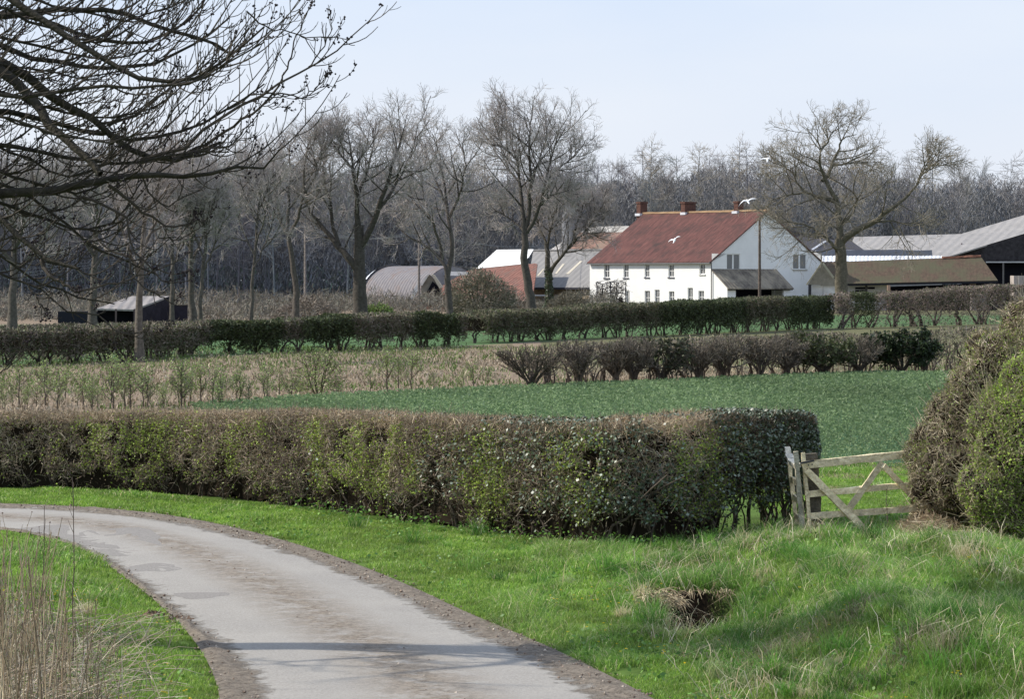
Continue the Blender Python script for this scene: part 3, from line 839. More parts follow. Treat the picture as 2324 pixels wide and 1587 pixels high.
r = np.random.default_rng(12); b = G(1247, 712)
L_ = lambda pts, dys: px_limb(pts, b[1], dys, b)
tree('bare_tree', b, [(L_([(1246, 712), (1247, 680), (1246, 640), (1243, 600), (1243, 560), (1240, 540)], [0] * 6), .36, .2),
                      (L_([(1240, 545), (1232, 520), (1222, 490), (1215, 450), (1222, 400)], [0, .5, 1, 1, 1]), .12, .03),
                      (L_([(1249, 615), (1262, 590), (1280, 565), (1300, 535), (1325, 515), (1352, 513), (1375, 510)], [0, -.5, -1, -1, -1.5, -2, -2]), .2, .03),
                      (L_([(1300, 535), (1305, 500), (1315, 460), (1310, 420)], [-1, -1, -.5, 0]), .12, .03),
                      (L_([(1242, 550), (1250, 500), (1262, 450), (1270, 410)], [0, -.5, -1, -1]), .12, .03),
                      (L_([(1322, 517), (1345, 480), (1365, 440), (1370, 410)], [-1.5, -2, -1, -1]), .09, .03)],
     r, 'ivy-clad low bare tree with spreading limb touching the farmhouse roof', ROWG, 14, dens=2.3, barkcol=(.13, .12, .095), ivy=True)

r = np.random.default_rng(13); b = G(1909, 712)
L_ = lambda pts, dys: px_limb(pts, b[1], dys, b)
tree('oak_tree', b, [(L_([(1909, 712), (1909, 670), (1909, 620), (1908, 580), (1906, 555), (1907, 535)], [0] * 6), .66, .5),
                      (L_([(1908, 550), (1906, 515), (1903, 480), (1902, 450), (1895, 430)], [0, 0, 0, .3, .5]), .36, .22),
                      (L_([(1897, 440), (1870, 430), (1850, 425), (1828, 415), (1812, 395), (1802, 370), (1796, 345)], [.4, .5, 1, 1, 1, 1, .5]), .2, .04),
                      (L_([(1900, 435), (1880, 400), (1872, 375), (1862, 350), (1860, 320), (1862, 290), (1850, 265), (1836, 245)], [.3, 0, 0, -.5, -1, -1, -1, -1]), .24, .03),
                      (L_([(1866, 385), (1885, 355), (1892, 325), (1905, 300), (1905, 280), (1920, 260), (1945, 255)], [0, .5, 1, 1, 1, 1, 1]), .2, .03),
                      (L_([(1862, 300), (1880, 275), (1885, 250), (1880, 230)], [-1, 0, 0, 0]), .13, .03),
                      (L_([(1909, 545), (1925, 525), (1960, 505), (1990, 490), (2010, 465), (2040, 445), (2070, 415), (2082, 390), (2095, 355)], [0, -.5, -1, -1.5, -2, -2, -2, -2.5, -3]), .36, .04),
                      (L_([(2090, 370), (2105, 335), (2110, 315)], [-2.5, -2, -2]), .1, .03),
                      (L_([(2088, 372), (2120, 345), (2140, 330)], [-2.5, -3, -3]), .09, .03),
                      (L_([(1905, 570), (1890, 550), (1875, 530), (1855, 520), (1835, 525)], [0, -1, -1.5, -2, -2]), .22, .04),
                      (L_([(1828, 415), (1800, 420), (1775, 425), (1745, 440)], [1, .5, 0, 0]), .09, .03),
                      (L_([(1800, 365), (1780, 345), (1765, 325)], [1, 2, 2]), .09, .03),
                      (L_([(1905, 500), (1935, 470), (1945, 440), (1935, 400), (1950, 350)], [0, 1, 2, 2, 2]), .16, .03),
                      (L_([(1890, 340), (1920, 340), (1945, 330), (1965, 335)], [.8, 0, -1, -1]), .09, .03),
                      (L_([(1990, 490), (2030, 490), (2060, 500), (2090, 490)], [-1.5, -2, -3, -3]), .1, .03),
                      (L_([(1875, 530), (1830, 500), (1790, 490), (1755, 500)], [-1.5, -2, -2, -2]), .1, .03)],
     r, 'big gnarled bare oak with a wide crooked crown between farmhouse and barn', None, 24, dens=.8, barkcol=(.2, .18, .135), twigcol=(.27, .235, .18), upw=.08, spread=1.25, twl=.95, tw=.015)


# ------------------------------------------------------------------ far wood: one mass of plantation trees, blue haze mixed into their colours
def wood_proto(seed, kind, hgt):
    r = np.random.default_rng(seed); m = MB()
    trunk = np.array([[0, 0, 0], [.1, 0, hgt * .4], [.0, .1, hgt * .75], [0, 0, hgt]])[None] + r.normal(size=(1, 4, 3)) * [.15, .15, 0]
    P = np.stack([resample(trunk[0], 8, False)]); R = np.linspace(.17, .03, 8)[None]
    m.tubes(P, R, 4, (.17, .18, .205))
    if kind == 'larch':
        b1, r1, l1 = grow(P, R, 70, .22, .99, [hgt * .19], 1.35, .12, .06, 4, .03, .016, r)
        b2, r2, l2 = grow(b1, r1, 9, .1, 1., .4 * l1 + .15, .8, .1, .2, 3, .028, .016, r)
    else:
        b1, r1, l1 = grow(P, R, 30, .3, .97, [hgt * .22], .75, .22, .12, 5, .036, .016, r)
        b2, r2, l2 = grow(b1, r1, 13, .1, 1., .42 * l1 + .3, .8, .2, .2, 3, .022, .013, r)
    for bb, rr in ((b1, r1), (b2, r2)):
        zz = np.clip(bb[:, 0, 2] / hgt, 0, 1)[:, None]
        c = np.array([.19, .21, .25]) * (1 - zz) + np.array([.32, .29, .27]) * zz  # distance haze painted into the branches, bluer low down
        m.tubes(bb, rr, 3, c * (.75 + .5 * r.random((len(bb), 1))))
    V = np.concatenate(m.v); C = np.concatenate(m.c); Fq = np.concatenate(m.f)
    return V, Fq, C


protos = [wood_proto(1, 'broad', 1 * 19), wood_proto(2, 'broad', 18), wood_proto(3, 'broad', 20), wood_proto(4, 'larch', 20), wood_proto(5, 'larch', 19)]
mw = MB(); r = np.random.default_rng(55)
for row in range(7):
    Yr = 392 + row * 7.5
    for k in range(44):
        x = -92 + 184 * (k + .9 * (r.random() - .5) + .5 * (row % 2)) / 44; yy = Yr + r.normal() * 2
        pxs = CX + x * F / yy
        top = np.interp(pxs, [-200, 300, 600, 1000, 1350, 1500, 1750, 2100, 2324, 2600], [330, 335, 345, 348, 355, 345, 345, 358, 380, 392])
        zt = H + (HY - top) * yy / F
        lar = r.random() < (.35 if 1350 < pxs < 1760 else .12)
        V, Fq, C = protos[r.choice([3, 4]) if lar else r.choice([0, 1, 2])]
        sc = zt / 19.5 * (.82 + .13 * r.random()) * (1.1 if lar else 1)
        a = r.random() * 6.28; ca, sa = math.cos(a), math.sin(a)
        V2 = np.stack([V[:, 0] * ca - V[:, 1] * sa, V[:, 0] * sa + V[:, 1] * ca, V[:, 2]], 1) * [.9 * sc, .9 * sc, sc] + [x, yy, 0]
        tint = (.76 + .12 * r.normal()) * np.array([.96 + .05 * r.normal(), 1.01, 1.03 + .05 * r.normal()])
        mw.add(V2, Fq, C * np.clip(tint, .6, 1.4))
for px_, top_ in ((1478, 322), (1585, 320), (1678, 322), (1955, 345), (1100, 340), (1030, 345)):
    V, Fq, C = protos[3 + int(px_) % 2]; yy = 389; x = (px_ - CX) * yy / F; sc = (H + (HY - top_) * yy / F) / (19.5 + (1 - int(px_) % 2) * .4)
    mw.add(V * [.8 * sc, .8 * sc, sc] + [x, yy, 0], Fq, C * [1.05, 1.0, .85])
# undergrowth and close twiggery that fills the wood
n = 360000
y = 396 + 55 * r.random(n); x = (r.random(n) * 2 - 1) * 92; pxs = CX + x * F / y
top = np.interp(pxs, [-200, 300, 600, 1000, 1350, 1500, 1750, 2100, 2324, 2600], [330, 335, 345, 348, 355, 345, 345, 358, 380, 392])
zt = H + (HY - top) * y / F
lump = .66 + .36 * fbm(x * .16, y * .03, 0, 17)
z = zt * lump * .98 * r.random(n) ** .8
zz = np.clip(z / 19, 0, 1)[:, None]
c = (np.array([.20, .225, .26]) * (1 - zz) + np.array([.34, .305, .285]) * zz) * np.array([.77, .82, .86]) * (.6 + .55 * fbm(x * .3, z * .2, 0, 18))[:, None]  # same bluish haze tinted into the filling twigs
low = r.random(n) < .1
c[low & (z < 5)] *= np.array([.8, 1.15, .75])
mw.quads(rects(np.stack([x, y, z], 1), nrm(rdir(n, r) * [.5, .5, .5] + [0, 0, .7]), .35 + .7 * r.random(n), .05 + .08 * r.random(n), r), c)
n = 70000
y = 447 + 14 * r.random(n); x = (r.random(n) * 2 - 1) * 96; z = 13.5 * r.random(n) ** .9 * (.8 + .3 * fbm(x * .2, 0 * x, 0, 19))
c = np.array([.17, .2, .24]) * (.7 + .6 * fbm(x * .3, z * .25, 0, 20))[:, None]  # back of the wood, haze blue in its colour
lo_ = (z < 4.2) & (fbm(x * .5, z * .4, 0, 22) > .5); c[lo_] = np.array([.15, .21, .14]) * (.8 + .4 * r.random((lo_.sum(), 1)))
mw.quads(rects(np.stack([x, y, z], 1), nrm(rdir(n, r) * [.6, .2, .6] + [0, 0, .5]), .5 + .7 * r.random(n), .25 + .25 * r.random(n), r), c)
tag(mw.build('woodland', M_twig), kind='stuff', label='dense brown-grey leafless plantation wood closing the view behind the farm')

# scrub in front of the wood
ms_ = MB(); r = np.random.default_rng(66)
n = 38000
px = -150 + 1550 * r.random(n); Yd = 292 + 70 * r.random(n); Yd = np.where((px < 720) & (r.random(n) < .55), 236 + 55 * r.random(n), Yd); x = (px - CX) * Yd / F
hm = (3.6 * fbm(x * .3, Yd * .08, 0, 67) ** 1.6 + .3) * np.where(Yd < 291, .55, 1)
z = hm * r.random(n) ** .8
ms_.quads(rects(np.stack([x, Yd, z], 1), nrm(rdir(n, r) * .8 + [0, 0, .7]), .35 + .5 * r.random(n), .035 + .03 * r.random(n), r),
          pick(n, [(.16, .145, .12), (.2, .178, .145), (.13, .132, .1)], r=r))
tag(ms_.build('undergrowth', M_twig), kind='stuff', label='grey-brown scrub and brambles below the wood')


def bush(name, c, size, label, cols, r, n=2500, tw=(.3, .04), leaf=None, group=None, stems=5, cat='bush', core=.0):
    """rounded shrub: stems fanning out, twigs and leaves through its volume"""
    c = np.asarray(c, float); size = np.asarray(size, float)
    t_ = thing(name, c, label, cat, group)
    d = rdir(n, r); d[:, 2] = np.abs(d[:, 2]) * 1.0 - .12
    rad = (.45 + .55 * r.random(n) ** .5)
    lump = .72 + .45 * fbm(d[:, 0] * 2 + c[0], d[:, 1] * 2, d[:, 2] * 2, 5)
    p = c + d * size * (rad * lump)[:, None] + [0, 0, size[2] * .12]
    m = MB()
    m.quads(rects(p, nrm(rdir(n, r) * .8 + d), tw[0] * (.6 + .8 * r.random(n)), tw[1] * (.6 + .8 * r.random(n)), r), pick(n, cols, r=r))
    m.build('twigs', M_twig, t_)
    if leaf:
        nl, lsz, lcols = leaf
        k = r.integers(0, n, nl)
        m = MB(); m.quads(diamonds(p[k] + r.normal(size=(nl, 3)) * tw[0] * .4, rdir(nl, r), lsz, lsz * .7, r), pick(nl, lcols, r=r))
        m.build('leaves', M_leaf, t_)
    st = []
    for k in range(stems):
        a = k / stems * 6.28 + r.random(); e = np.array([math.cos(a) * size[0] * .6, math.sin(a) * size[1] * .6, size[2] * .75])
        b0 = c + np.array([math.cos(a), math.sin(a), 0]) * size[0] * .1
        st.append(np.array([b0, b0 + e * [.25, .25, .4] + r.normal(size=3) * .04 * size[0], c + e * [.6, .6, .75] + r.normal(size=3) * .04 * size[0], c + e]))
    P = np.stack([resample(s_, 6, False) for s_ in st])
    for k in range(stems):
        m = MB(); m.tubes(P[k:k + 1], np.linspace(.035, .012, 6)[None] * max(.3, size[2] / 1.6), 4, np.asarray(cols[0]) * .6); m.build('stem', M_bark, t_)
    return t_


r = np.random.default_rng(77)
bush('bush', G(1090, 716) * [1, 1, 0], (3.6, 2.5, 4.4), 'big dark rounded bush growing against the red pantiled barn', [(.21, .19, .14), (.27, .24, .18), (.15, .15, .105)], r, 5000, (.4, .06))
bush('bush', G(860, 722), (1.5, 1.2, 1.2), 'small bright green bush beside the broad dark tree trunk', [(.14, .15, .06), (.1, .12, .05)], r, 900, (.25, .05), (900, .16, [(.14, .24, .05), (.2, .3, .07)]))
bush('bush', G(1290, 713), (2.6, 1.8, 2.2), 'drab olive bush below the grey barn wall, next to the farmhouse', [(.15, .14, .1), (.19, .17, .13)], r, 2200, (.35, .05))
bush('bush', G(700, 728), (3.0, 2, 2.0), 'pale brown bush between the slim forked tree and the broad tree', [(.2, .17, .14), (.25, .21, .17)], r, 2200, (.35, .05))

# ------------------------------------------------------------------ hedges
def path_frame(path, t):
    d = np.r_[0, np.cumsum(np.linalg.norm(np.diff(path, axis=0), axis=1))]
    s_ = t * d[-1]
    p = np.stack([np.interp(s_, d, path[:, k]) for k in range(3)], 1)
    g = np.gradient(path, d, axis=0); T = np.stack([np.interp(s_, d, g[:, k]) for k in range(3)], 1)
    T = nrm(T); Nn = np.stack([-T[:, 1], T[:, 0], 0 * T[:, 0]], 1)   # into the hedge
    return p, T, Nn, d[-1]


def hedge_points(path, hfun, thick, n, r, hollow=.3, hollow_amt=.8, deep=.1, lumpy=.08, gap=None):
    """points in the outer shell of a clipped hedge: front face, top and a little of the back"""
    t = r.random(n); p, T, Nn, Ln = path_frame(path, t)
    h = hfun(t)
    per = np.cumsum([1.0, .55, .12]); per = per / per[-1]
    w = r.random(n); face = np.searchsorted(per, w)
    v = r.random(n); dep = r.exponential(deep, n)
    bulge = lumpy * (fbm(t * Ln * 1.6, v * 2.5 + face * 3, 0, int(Ln) % 17) - .5) * 2
    a = np.where(face == 0, dep - bulge, np.where(face == 1, v * thick, thick - dep))
    z = np.where(face == 0, h * (1 - v * .97), np.where(face == 1, h - dep * .8 + bulge * .5, h * v))
    # rounded shoulder and slight batter
    a = a + np.where(face == 0, .16 * sstep(.82, 1.0, z / h) ** 2 * .6, 0)
    keep = np.ones(n, bool)
    low = z / h
    hol = sstep(hollow + .12, hollow - .1, low + .5 * (fbm(t * Ln * .9, low * 2, 0, 3) - .5))
    keep &= r.random(n) > hol * hollow_amt
    if gap is not None: keep &= r.random(n) > gap(t)
    nrmv = np.where((face == 1)[:, None], np.array([0, 0, 1.]), np.where((face == 0)[:, None], -Nn, Nn))
    P = p + Nn * a[:, None] + np.stack([0 * z, 0 * z, z], 1)
    P[:, 2] += gz(P[:, 0], P[:, 1]) if path[:, 1].mean() < 55 else 0
    return P[keep], nrmv[keep], t[keep], (z / h)[keep], dep[keep], (t * Ln)[keep]


def hedge_stems(path, hfun, thick, r, every, rad, htop=.75, lean=.35, back=.5, col=(.09, .075, .06), per=3):
    Ln = np.linalg.norm(np.diff(path, axis=0), axis=1).sum(); k = int(Ln / every)
    t = (np.arange(k) + r.random(k) * .8) / k
    t = np.repeat(t, per); p, T, Nn, _ = path_frame(path, t); h = hfun(t)
    n = len(t); b = p + Nn * (thick * (back + .25 * (r.random(n) - .5)))[:, None]
    l = r.normal(size=n) * lean
    P = np.zeros((n, 6, 3))
    for s in range(6):
        f = s / 5
        P[:, s] = b + T * (l * h * f ** 1.3)[:, None] + Nn * (r.normal(size=n) * .12 * f)[:, None] + np.array([0, 0, 1.]) * (h * htop * f)[:, None] + r.normal(size=(n, 3)) * .02 * h[:, None] * (s > 0)
    P[:, 0, 2] -= .05
    R = (rad * (.6 + .8 * r.random(n)))[:, None] * np.linspace(1, .4, 6)[None]
    m = MB(); m.tubes(P, R, 5, np.asarray(col) * (.8 + .5 * r.random((n, 1)))); return m


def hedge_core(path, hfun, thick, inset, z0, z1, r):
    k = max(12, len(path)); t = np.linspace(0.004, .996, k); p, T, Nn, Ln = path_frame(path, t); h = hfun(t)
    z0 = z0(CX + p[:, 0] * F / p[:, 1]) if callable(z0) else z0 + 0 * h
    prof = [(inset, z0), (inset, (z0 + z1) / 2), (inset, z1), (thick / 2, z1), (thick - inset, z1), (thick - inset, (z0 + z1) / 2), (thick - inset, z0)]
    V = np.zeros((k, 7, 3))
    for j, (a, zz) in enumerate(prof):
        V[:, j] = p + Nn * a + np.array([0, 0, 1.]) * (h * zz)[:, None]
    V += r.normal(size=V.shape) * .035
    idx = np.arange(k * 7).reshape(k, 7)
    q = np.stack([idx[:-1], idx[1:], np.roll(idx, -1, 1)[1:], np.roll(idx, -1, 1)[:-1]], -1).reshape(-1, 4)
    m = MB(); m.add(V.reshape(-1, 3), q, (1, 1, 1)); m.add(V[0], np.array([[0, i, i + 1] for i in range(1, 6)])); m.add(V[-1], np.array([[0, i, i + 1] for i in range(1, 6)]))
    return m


# ---- near clipped hedge along the lane
r = np.random.default_rng(201)
hp = hedge_path
d_ = np.r_[0, np.cumsum(np.linalg.norm(np.diff(hp, axis=0), axis=1))]; d_ /= d_[-1]
pxs = CX + hp[:, 0] * F / hp[:, 1]; bys = HY + H * F / hp[:, 1]
tops = np.interp(pxs, [-400, 0, 300, 700, 850, 1000, 1250, 1500, 1600, 1680, 1800, 1850], [942, 938, 937, 938, 944, 953, 960, 958, 952, 945, 938, 948])
hh = (bys - tops) * hp[:, 1] / F
nh = lambda t: np.interp(t, d_, hh) * (1 + .018 * (vnoise(t * 90, 0) - .5) * 2)
t_ = thing('hedge', hp[60], 'long clipped roadside hedge, brown twigs flecked with green, beyond the lane verge', 'hedge')
P_, N_, tt, lz, dep, sl = hedge_points(hp, nh, 1.1, 165000, r, hollow=.2, hollow_amt=.9, deep=.085, lumpy=.095)
hk = (fbm(sl * 3.2, lz * 4.5, 0, 44) > .655 - .10 * sstep(.5, .1, lz)) & (N_[:, 2] < .5) & (r.random(len(P_)) < .9)
hk |= (CX + P_[:, 0] * F / P_[:, 1] > 1675 + 30 * (fbm(sl * 3, lz * 3, 0, 46) - .5)) & (lz < .27 + .4 * (fbm(sl * 2.5, 0, 0, 45) - .5)) & (r.random(len(P_)) < .7)
P_, N_, tt, lz, dep, sl = P_[~hk], N_[~hk], tt[~hk], lz[~hk], dep[~hk], sl[~hk]
pxv = CX + P_[:, 0] * F / P_[:, 1]
dirn = nrm(rdir(len(P_), r) * .9 + N_ * .55 + [0, 0, .25])
tone = (.5 + 1.0 * fbm(sl * 1.5, lz * 1.2, 0, 14))[:, None]
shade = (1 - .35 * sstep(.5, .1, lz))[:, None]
top = (N_[:, 2] > .5)
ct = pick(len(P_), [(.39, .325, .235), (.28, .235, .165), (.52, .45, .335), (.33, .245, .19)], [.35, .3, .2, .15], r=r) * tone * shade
ct[top] = ct[top] * np.array([1.12, 1.05, .95])  # sunlit top put into the twig colour
ct *= (1 - .62 * sstep(1560, 1680, pxv))[:, None] * .9  # shadow on the right-hand end put into the twig colour
k = r.random(len(P_)) < .78
m = MB(); m.quads(rects(P_[k], dirn[k], .05 + .11 * r.random(k.sum()), .0035 + .0045 * r.random(k.sum()), r), ct[k]); m.build('twigs', M_twig, t_)
ns = 1500; j = r.choice(np.where((lz > .9) & (r.random(len(lz)) < .6))[0], ns); sh = np.zeros((ns, 4, 3)); sh[:, 0] = P_[j] - [0, 0, .03]; dd_ = nrm(rdir(ns, r) * .45 + [0, 0, 1.]); L_ = .06 + .16 * r.random(ns) ** 2.2
for s in range(1, 4): sh[:, s] = sh[:, s - 1] + dd_ * (L_ / 3)[:, None]; dd_ = nrm(dd_ + rdir(ns, r) * .15)
m = MB(); m.tubes(sh, np.repeat(np.linspace(.0035, .002, 4)[None], ns, 0), 3, pick(ns, [(.3, .25, .18), (.22, .17, .12)], r=r)); m.build('shoots', M_twig, t_)
# leaves: hawthorn patches
gpat = fbm(sl * 1.1, lz * .5, 0, 24) * .65 + fbm(sl * 2.6, lz * 2.4, 0, 25) * .35
pl = sstep(.47, .63, gpat) * .8 + .09
pl *= sstep(1.0, .86, lz) * .8 + .2; pl[top] *= .12
k = r.random(len(P_)) < pl
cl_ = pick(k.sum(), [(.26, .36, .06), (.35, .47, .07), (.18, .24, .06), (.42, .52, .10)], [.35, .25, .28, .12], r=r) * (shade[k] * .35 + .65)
m = MB(); m.quads(diamonds(P_[k] + N_[k] * .02, rdir(k.sum(), r), .022 + .02 * r.random(k.sum()), .016 + .014 * r.random(k.sum()), r), cl_); m.build('leaves', M_leaf, t_)
# dead clinging leaves
k = r.random(len(P_)) < .22
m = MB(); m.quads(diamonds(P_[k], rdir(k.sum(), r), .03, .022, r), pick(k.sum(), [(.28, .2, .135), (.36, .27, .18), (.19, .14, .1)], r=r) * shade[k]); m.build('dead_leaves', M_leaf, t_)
# ivy, glossy, right-hand part
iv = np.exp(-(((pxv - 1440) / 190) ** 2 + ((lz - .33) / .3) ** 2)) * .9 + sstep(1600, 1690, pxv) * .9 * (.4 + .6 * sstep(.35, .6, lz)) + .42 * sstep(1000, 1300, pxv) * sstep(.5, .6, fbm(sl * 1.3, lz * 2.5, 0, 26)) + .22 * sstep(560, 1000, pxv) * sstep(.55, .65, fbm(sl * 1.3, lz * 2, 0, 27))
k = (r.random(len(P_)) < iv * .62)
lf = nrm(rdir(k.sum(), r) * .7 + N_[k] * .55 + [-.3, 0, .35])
m = MB(); m.quads(leafq(P_[k] + N_[k] * .035, lf, .03 + .032 * r.random(k.sum()), .024 + .026 * r.random(k.sum()), r), pick(k.sum(), [(.035, .06, .028), (.055, .095, .04), (.09, .13, .065), (.22, .27, .2)], [.38, .28, .2, .14], r=r)); m.build('ivy', M_gloss, t_)  # palest leaf tone paints in sky glints
hedge_stems(hp, nh, 1.1, r, .5, .014, .6, .5, .26, (.075, .06, .048), 4).build('stems', M_bark, t_)
for (px_, py_, qx_, qy_, rr_) in ((1752, 1198, 1722, 1085, .034), (1705, 1212, 1712, 1080, .026), (1790, 1188, 1775, 1070, .022), (1735, 1203, 1765, 1085, .016), (1815, 1186, 1822, 1060, .02)):
    b_ = G(px_, py_) + [0, .45, 0]; e_ = W(qx_, qy_, b_[1] + .1); m = MB(); m.tubes(resample(np.array([b_ - [0, 0, .1], (b_ + e_) / 2 + r.normal(size=3) * .05, e_]), 8, False)[None], np.linspace(rr_ * 1.2, rr_ * .7, 8)[None], 7, (.05, .043, .036)); m.build('stem', M_bark, t_, smooth=True)
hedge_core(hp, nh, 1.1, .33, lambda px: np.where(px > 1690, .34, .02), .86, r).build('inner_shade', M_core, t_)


def far_hedge(name, pts, tops, thick, n, label, seed, cols, el=(.22, .03), dark=None, stem_every=1.5, rad=.05, hollow=.3, hollow_amt=.92, core=True, green=.12, stemcol=(.075, .065, .055), per=4, lean=.55, gapf=None):
    r = np.random.default_rng(seed)
    fp = GL(pts); path = resample(fp, 70, smooth=False)
    d_ = np.r_[0, np.cumsum(np.linalg.norm(np.diff(path, axis=0), axis=1))]; d_ /= d_[-1]
    pxs = CX + path[:, 0] * F / path[:, 1]; bys = HY + H * F / path[:, 1]
    hh = (bys - np.interp(pxs, [a for a, b in tops], [b for a, b in tops])) * path[:, 1] / F
    hf = lambda t: np.interp(t, d_, hh) * (1 + .09 * (fbm(t * 24, 0, 0, seed) - .5) * 2)
    t_ = thing(name, path[35], label, 'hedge')
    P_, N_, tt, lz, dep, sl = hedge_points(path, hf, thick, n, r, hollow=hollow, hollow_amt=hollow_amt, deep=.16, lumpy=.22, gap=gapf)
    pxv = CX + P_[:, 0] * F / P_[:, 1]
    tone = (.65 + .7 * fbm(sl * .35, lz * 1.3, 0, seed % 13))[:, None]
    c = pick(len(P_), cols, r=r) * tone
    top = N_[:, 2] > .5
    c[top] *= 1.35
    if dark is not None:
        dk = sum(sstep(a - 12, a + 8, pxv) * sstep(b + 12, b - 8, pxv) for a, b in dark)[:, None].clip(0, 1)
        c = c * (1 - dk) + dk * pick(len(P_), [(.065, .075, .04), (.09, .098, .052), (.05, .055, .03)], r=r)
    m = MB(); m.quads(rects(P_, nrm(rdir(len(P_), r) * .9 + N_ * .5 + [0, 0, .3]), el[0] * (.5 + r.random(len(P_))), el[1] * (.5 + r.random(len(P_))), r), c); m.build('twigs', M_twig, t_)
    k = r.random(len(P_)) < green
    if dark is not None: k |= (r.random(len(P_)) < dk[:, 0] * .5)
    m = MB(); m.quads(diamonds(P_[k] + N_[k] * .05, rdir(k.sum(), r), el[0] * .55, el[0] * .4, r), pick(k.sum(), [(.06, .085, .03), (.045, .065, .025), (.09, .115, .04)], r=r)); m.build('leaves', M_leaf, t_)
    hedge_stems(path, hf, thick, r, stem_every, rad, .72, lean, .4, stemcol, per).build('stems', M_bark, t_)
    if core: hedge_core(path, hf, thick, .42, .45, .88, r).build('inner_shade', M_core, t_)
    return t_


HC = [(.165, .138, .105), (.21, .178, .14), (.12, .107, .078), (.14, .14, .08)]
far_hedge('hedge', [(-260, 838), (0, 832), (150, 827), (330, 818), (470, 806), (640, 802), (800, 797), (1062, 786)],
          [(-260, 757), (0, 752), (300, 742), (440, 738), (470, 730), (640, 733), (700, 723), (850, 716), (1000, 712), (1062, 716)],
          1.6, 62000, 'dark gappy hedge below the bare trees, left of the gap showing green pasture', 301, HC, dark=[(480, 640), (690, 800), (940, 1040)], stem_every=1.6)
far_hedge('hedge', [(1112, 780), (1250, 773), (1400, 767), (1650, 758), (1893, 746)],
          [(1112, 712), (1200, 706), (1340, 696), (1500, 690), (1700, 681), (1893, 673)],
          2.0, 62000, 'dense dark hedge hiding the foot of the white farmhouse', 302, [(.135, .118, .085), (.165, .145, .1), (.1, .1, .06), (.115, .12, .062)], dark=[(1500, 1690), (1790, 1893)], stem_every=1.9, rad=.05, hollow=.26)
far_hedge('hedge', [(1906, 747), (2080, 742), (2280, 736), (2480, 730)],
          [(1906, 676), (1960, 664), (2000, 672), (2100, 662), (2300, 650), (2480, 645)],
          2.0, 36000, 'reddish brown hedge with open trunks in front of the mossy shed', 303, [(.19, .145, .13), (.24, .185, .16), (.15, .12, .105), (.15, .14, .09)], dark=[(1935, 1985)], stem_every=2.6, rad=.08, hollow=.42, hollow_amt=.7, core=False)
far_hedge('hedge', [(-200, 758), (0, 755), (300, 748), (480, 742), (720, 737)],
          [(-200, 745), (0, 742), (300, 735), (480, 730), (720, 727)], 1.2, 9000, 'low trimmed hedge line behind, along the dark open shed', 304, HC, hollow=.05, el=(.3, .06), stem_every=2.5, green=.1)
# grey-brown trimmed row beyond the crop, bare legs showing
MG = [(1250, 880), (1400, 873), (1500, 870), (1650, 863), (1800, 857), (1990, 852), (2110, 849), (2330, 841)]
MTOP = [(1250, 783), (1400, 777), (1600, 772), (1800, 765), (2000, 758), (2110, 753), (2330, 748)]
thin = lambda t: .8 * sstep(.60, .46, vnoise(t * 17 + 3, 0)) + .35 * sstep(.14, .0, t)
far_hedge('hedge', MG, MTOP, 1.3, 52000, 'trimmed grey-brown hedgerow on bare crooked stems behind the green crop', 305, [(.19, .16, .125), (.24, .2, .16), (.14, .12, .095), (.15, .15, .09)],
          el=(.17, .02), stem_every=.62, rad=.032, hollow=.62, hollow_amt=.985, core=False, green=.1, stemcol=(.085, .07, .056), per=4, lean=.42, gapf=thin)
r = np.random.default_rng(310)
def vase_shrub(px, py, w, hgt, label, cols, sd, n=3200, leaf=None):
    """hedge plant with a short trunk and arms opening upwards into a flat-cut head"""
    r = np.random.default_rng(sd); c = G(px, py); t_ = thing('shrub', c, label, 'shrub')
    arms = []
    for k in range(11):
        a = k / 11 * 6.28 + r.random() * .5; e = np.array([math.cos(a) * w, math.sin(a) * w * .6, hgt * (.8 + .2 * r.random())])
        arms.append(np.array([c + r.normal(size=3) * [.06, .06, 0], c + e * [.2, .2, .3], c + e * [.62, .62, .62] + r.normal(size=3) * .06, c + e]))
    P = np.stack([resample(q_, 8, False) for q_ in arms]); R = np.repeat(np.linspace(.045, .012, 8)[None], 11, 0)
    m = MB(); m.tubes(P, R, 5, (.08, .066, .052))
    b1, r1, l1 = grow(P, R, 6, .3, 1, [.55 * hgt] * 11, .7, .3, .15, 5, .02, .008, r); m.tubes(b1, r1, 4, (.1, .085, .07)); m.build('stems', M_bark, t_)
    b2, r2, l2 = grow(b1, r1, 7, .1, 1, .5 * l1, .7, .3, .2, 4, .012, .006, r); m = MB()
    m.tubes(b2, r2, 3, pick(len(b2), cols, r=r))
    b3, r3, l3 = grow(b2, r2, 4, .1, 1, .5 * l2, .7, .2, .2, 3, .009, .005, r); m.tubes(b3, r3, 3, pick(len(b3), cols, r=r)); m.build('twigs', M_twig, t_)
    if leaf:
        k = r.integers(0, len(b3), leaf[0]); m = MB()
        m.quads(diamonds(b3[k, 1] + r.normal(size=(leaf[0], 3)) * .06, rdir(leaf[0], r), .11, .08, r), pick(leaf[0], leaf[1], r=r)); m.build('leaves', M_leaf, t_)
    return t_
vase_shrub(1207, 886, .85, 1.15, 'leafless fan-shaped shrub standing apart at the open end of the grey-brown hedgerow', [(.13, .105, .08), (.17, .14, .11)], 311)
vase_shrub(1312, 880, .45, 1.15, 'thin twisted shrub next along from the fan-shaped one', [(.15, .125, .1), (.19, .16, .13)], 312)
vase_shrub(2046, 852, .98, 1.2, 'dark evergreen shrub with a thick trunk in the hedgerow beyond the crop', [(.04, .045, .03), (.06, .06, .04)], 313, leaf=(6500, [(.03, .05, .02), (.05, .075, .03), (.022, .032, .016)]))
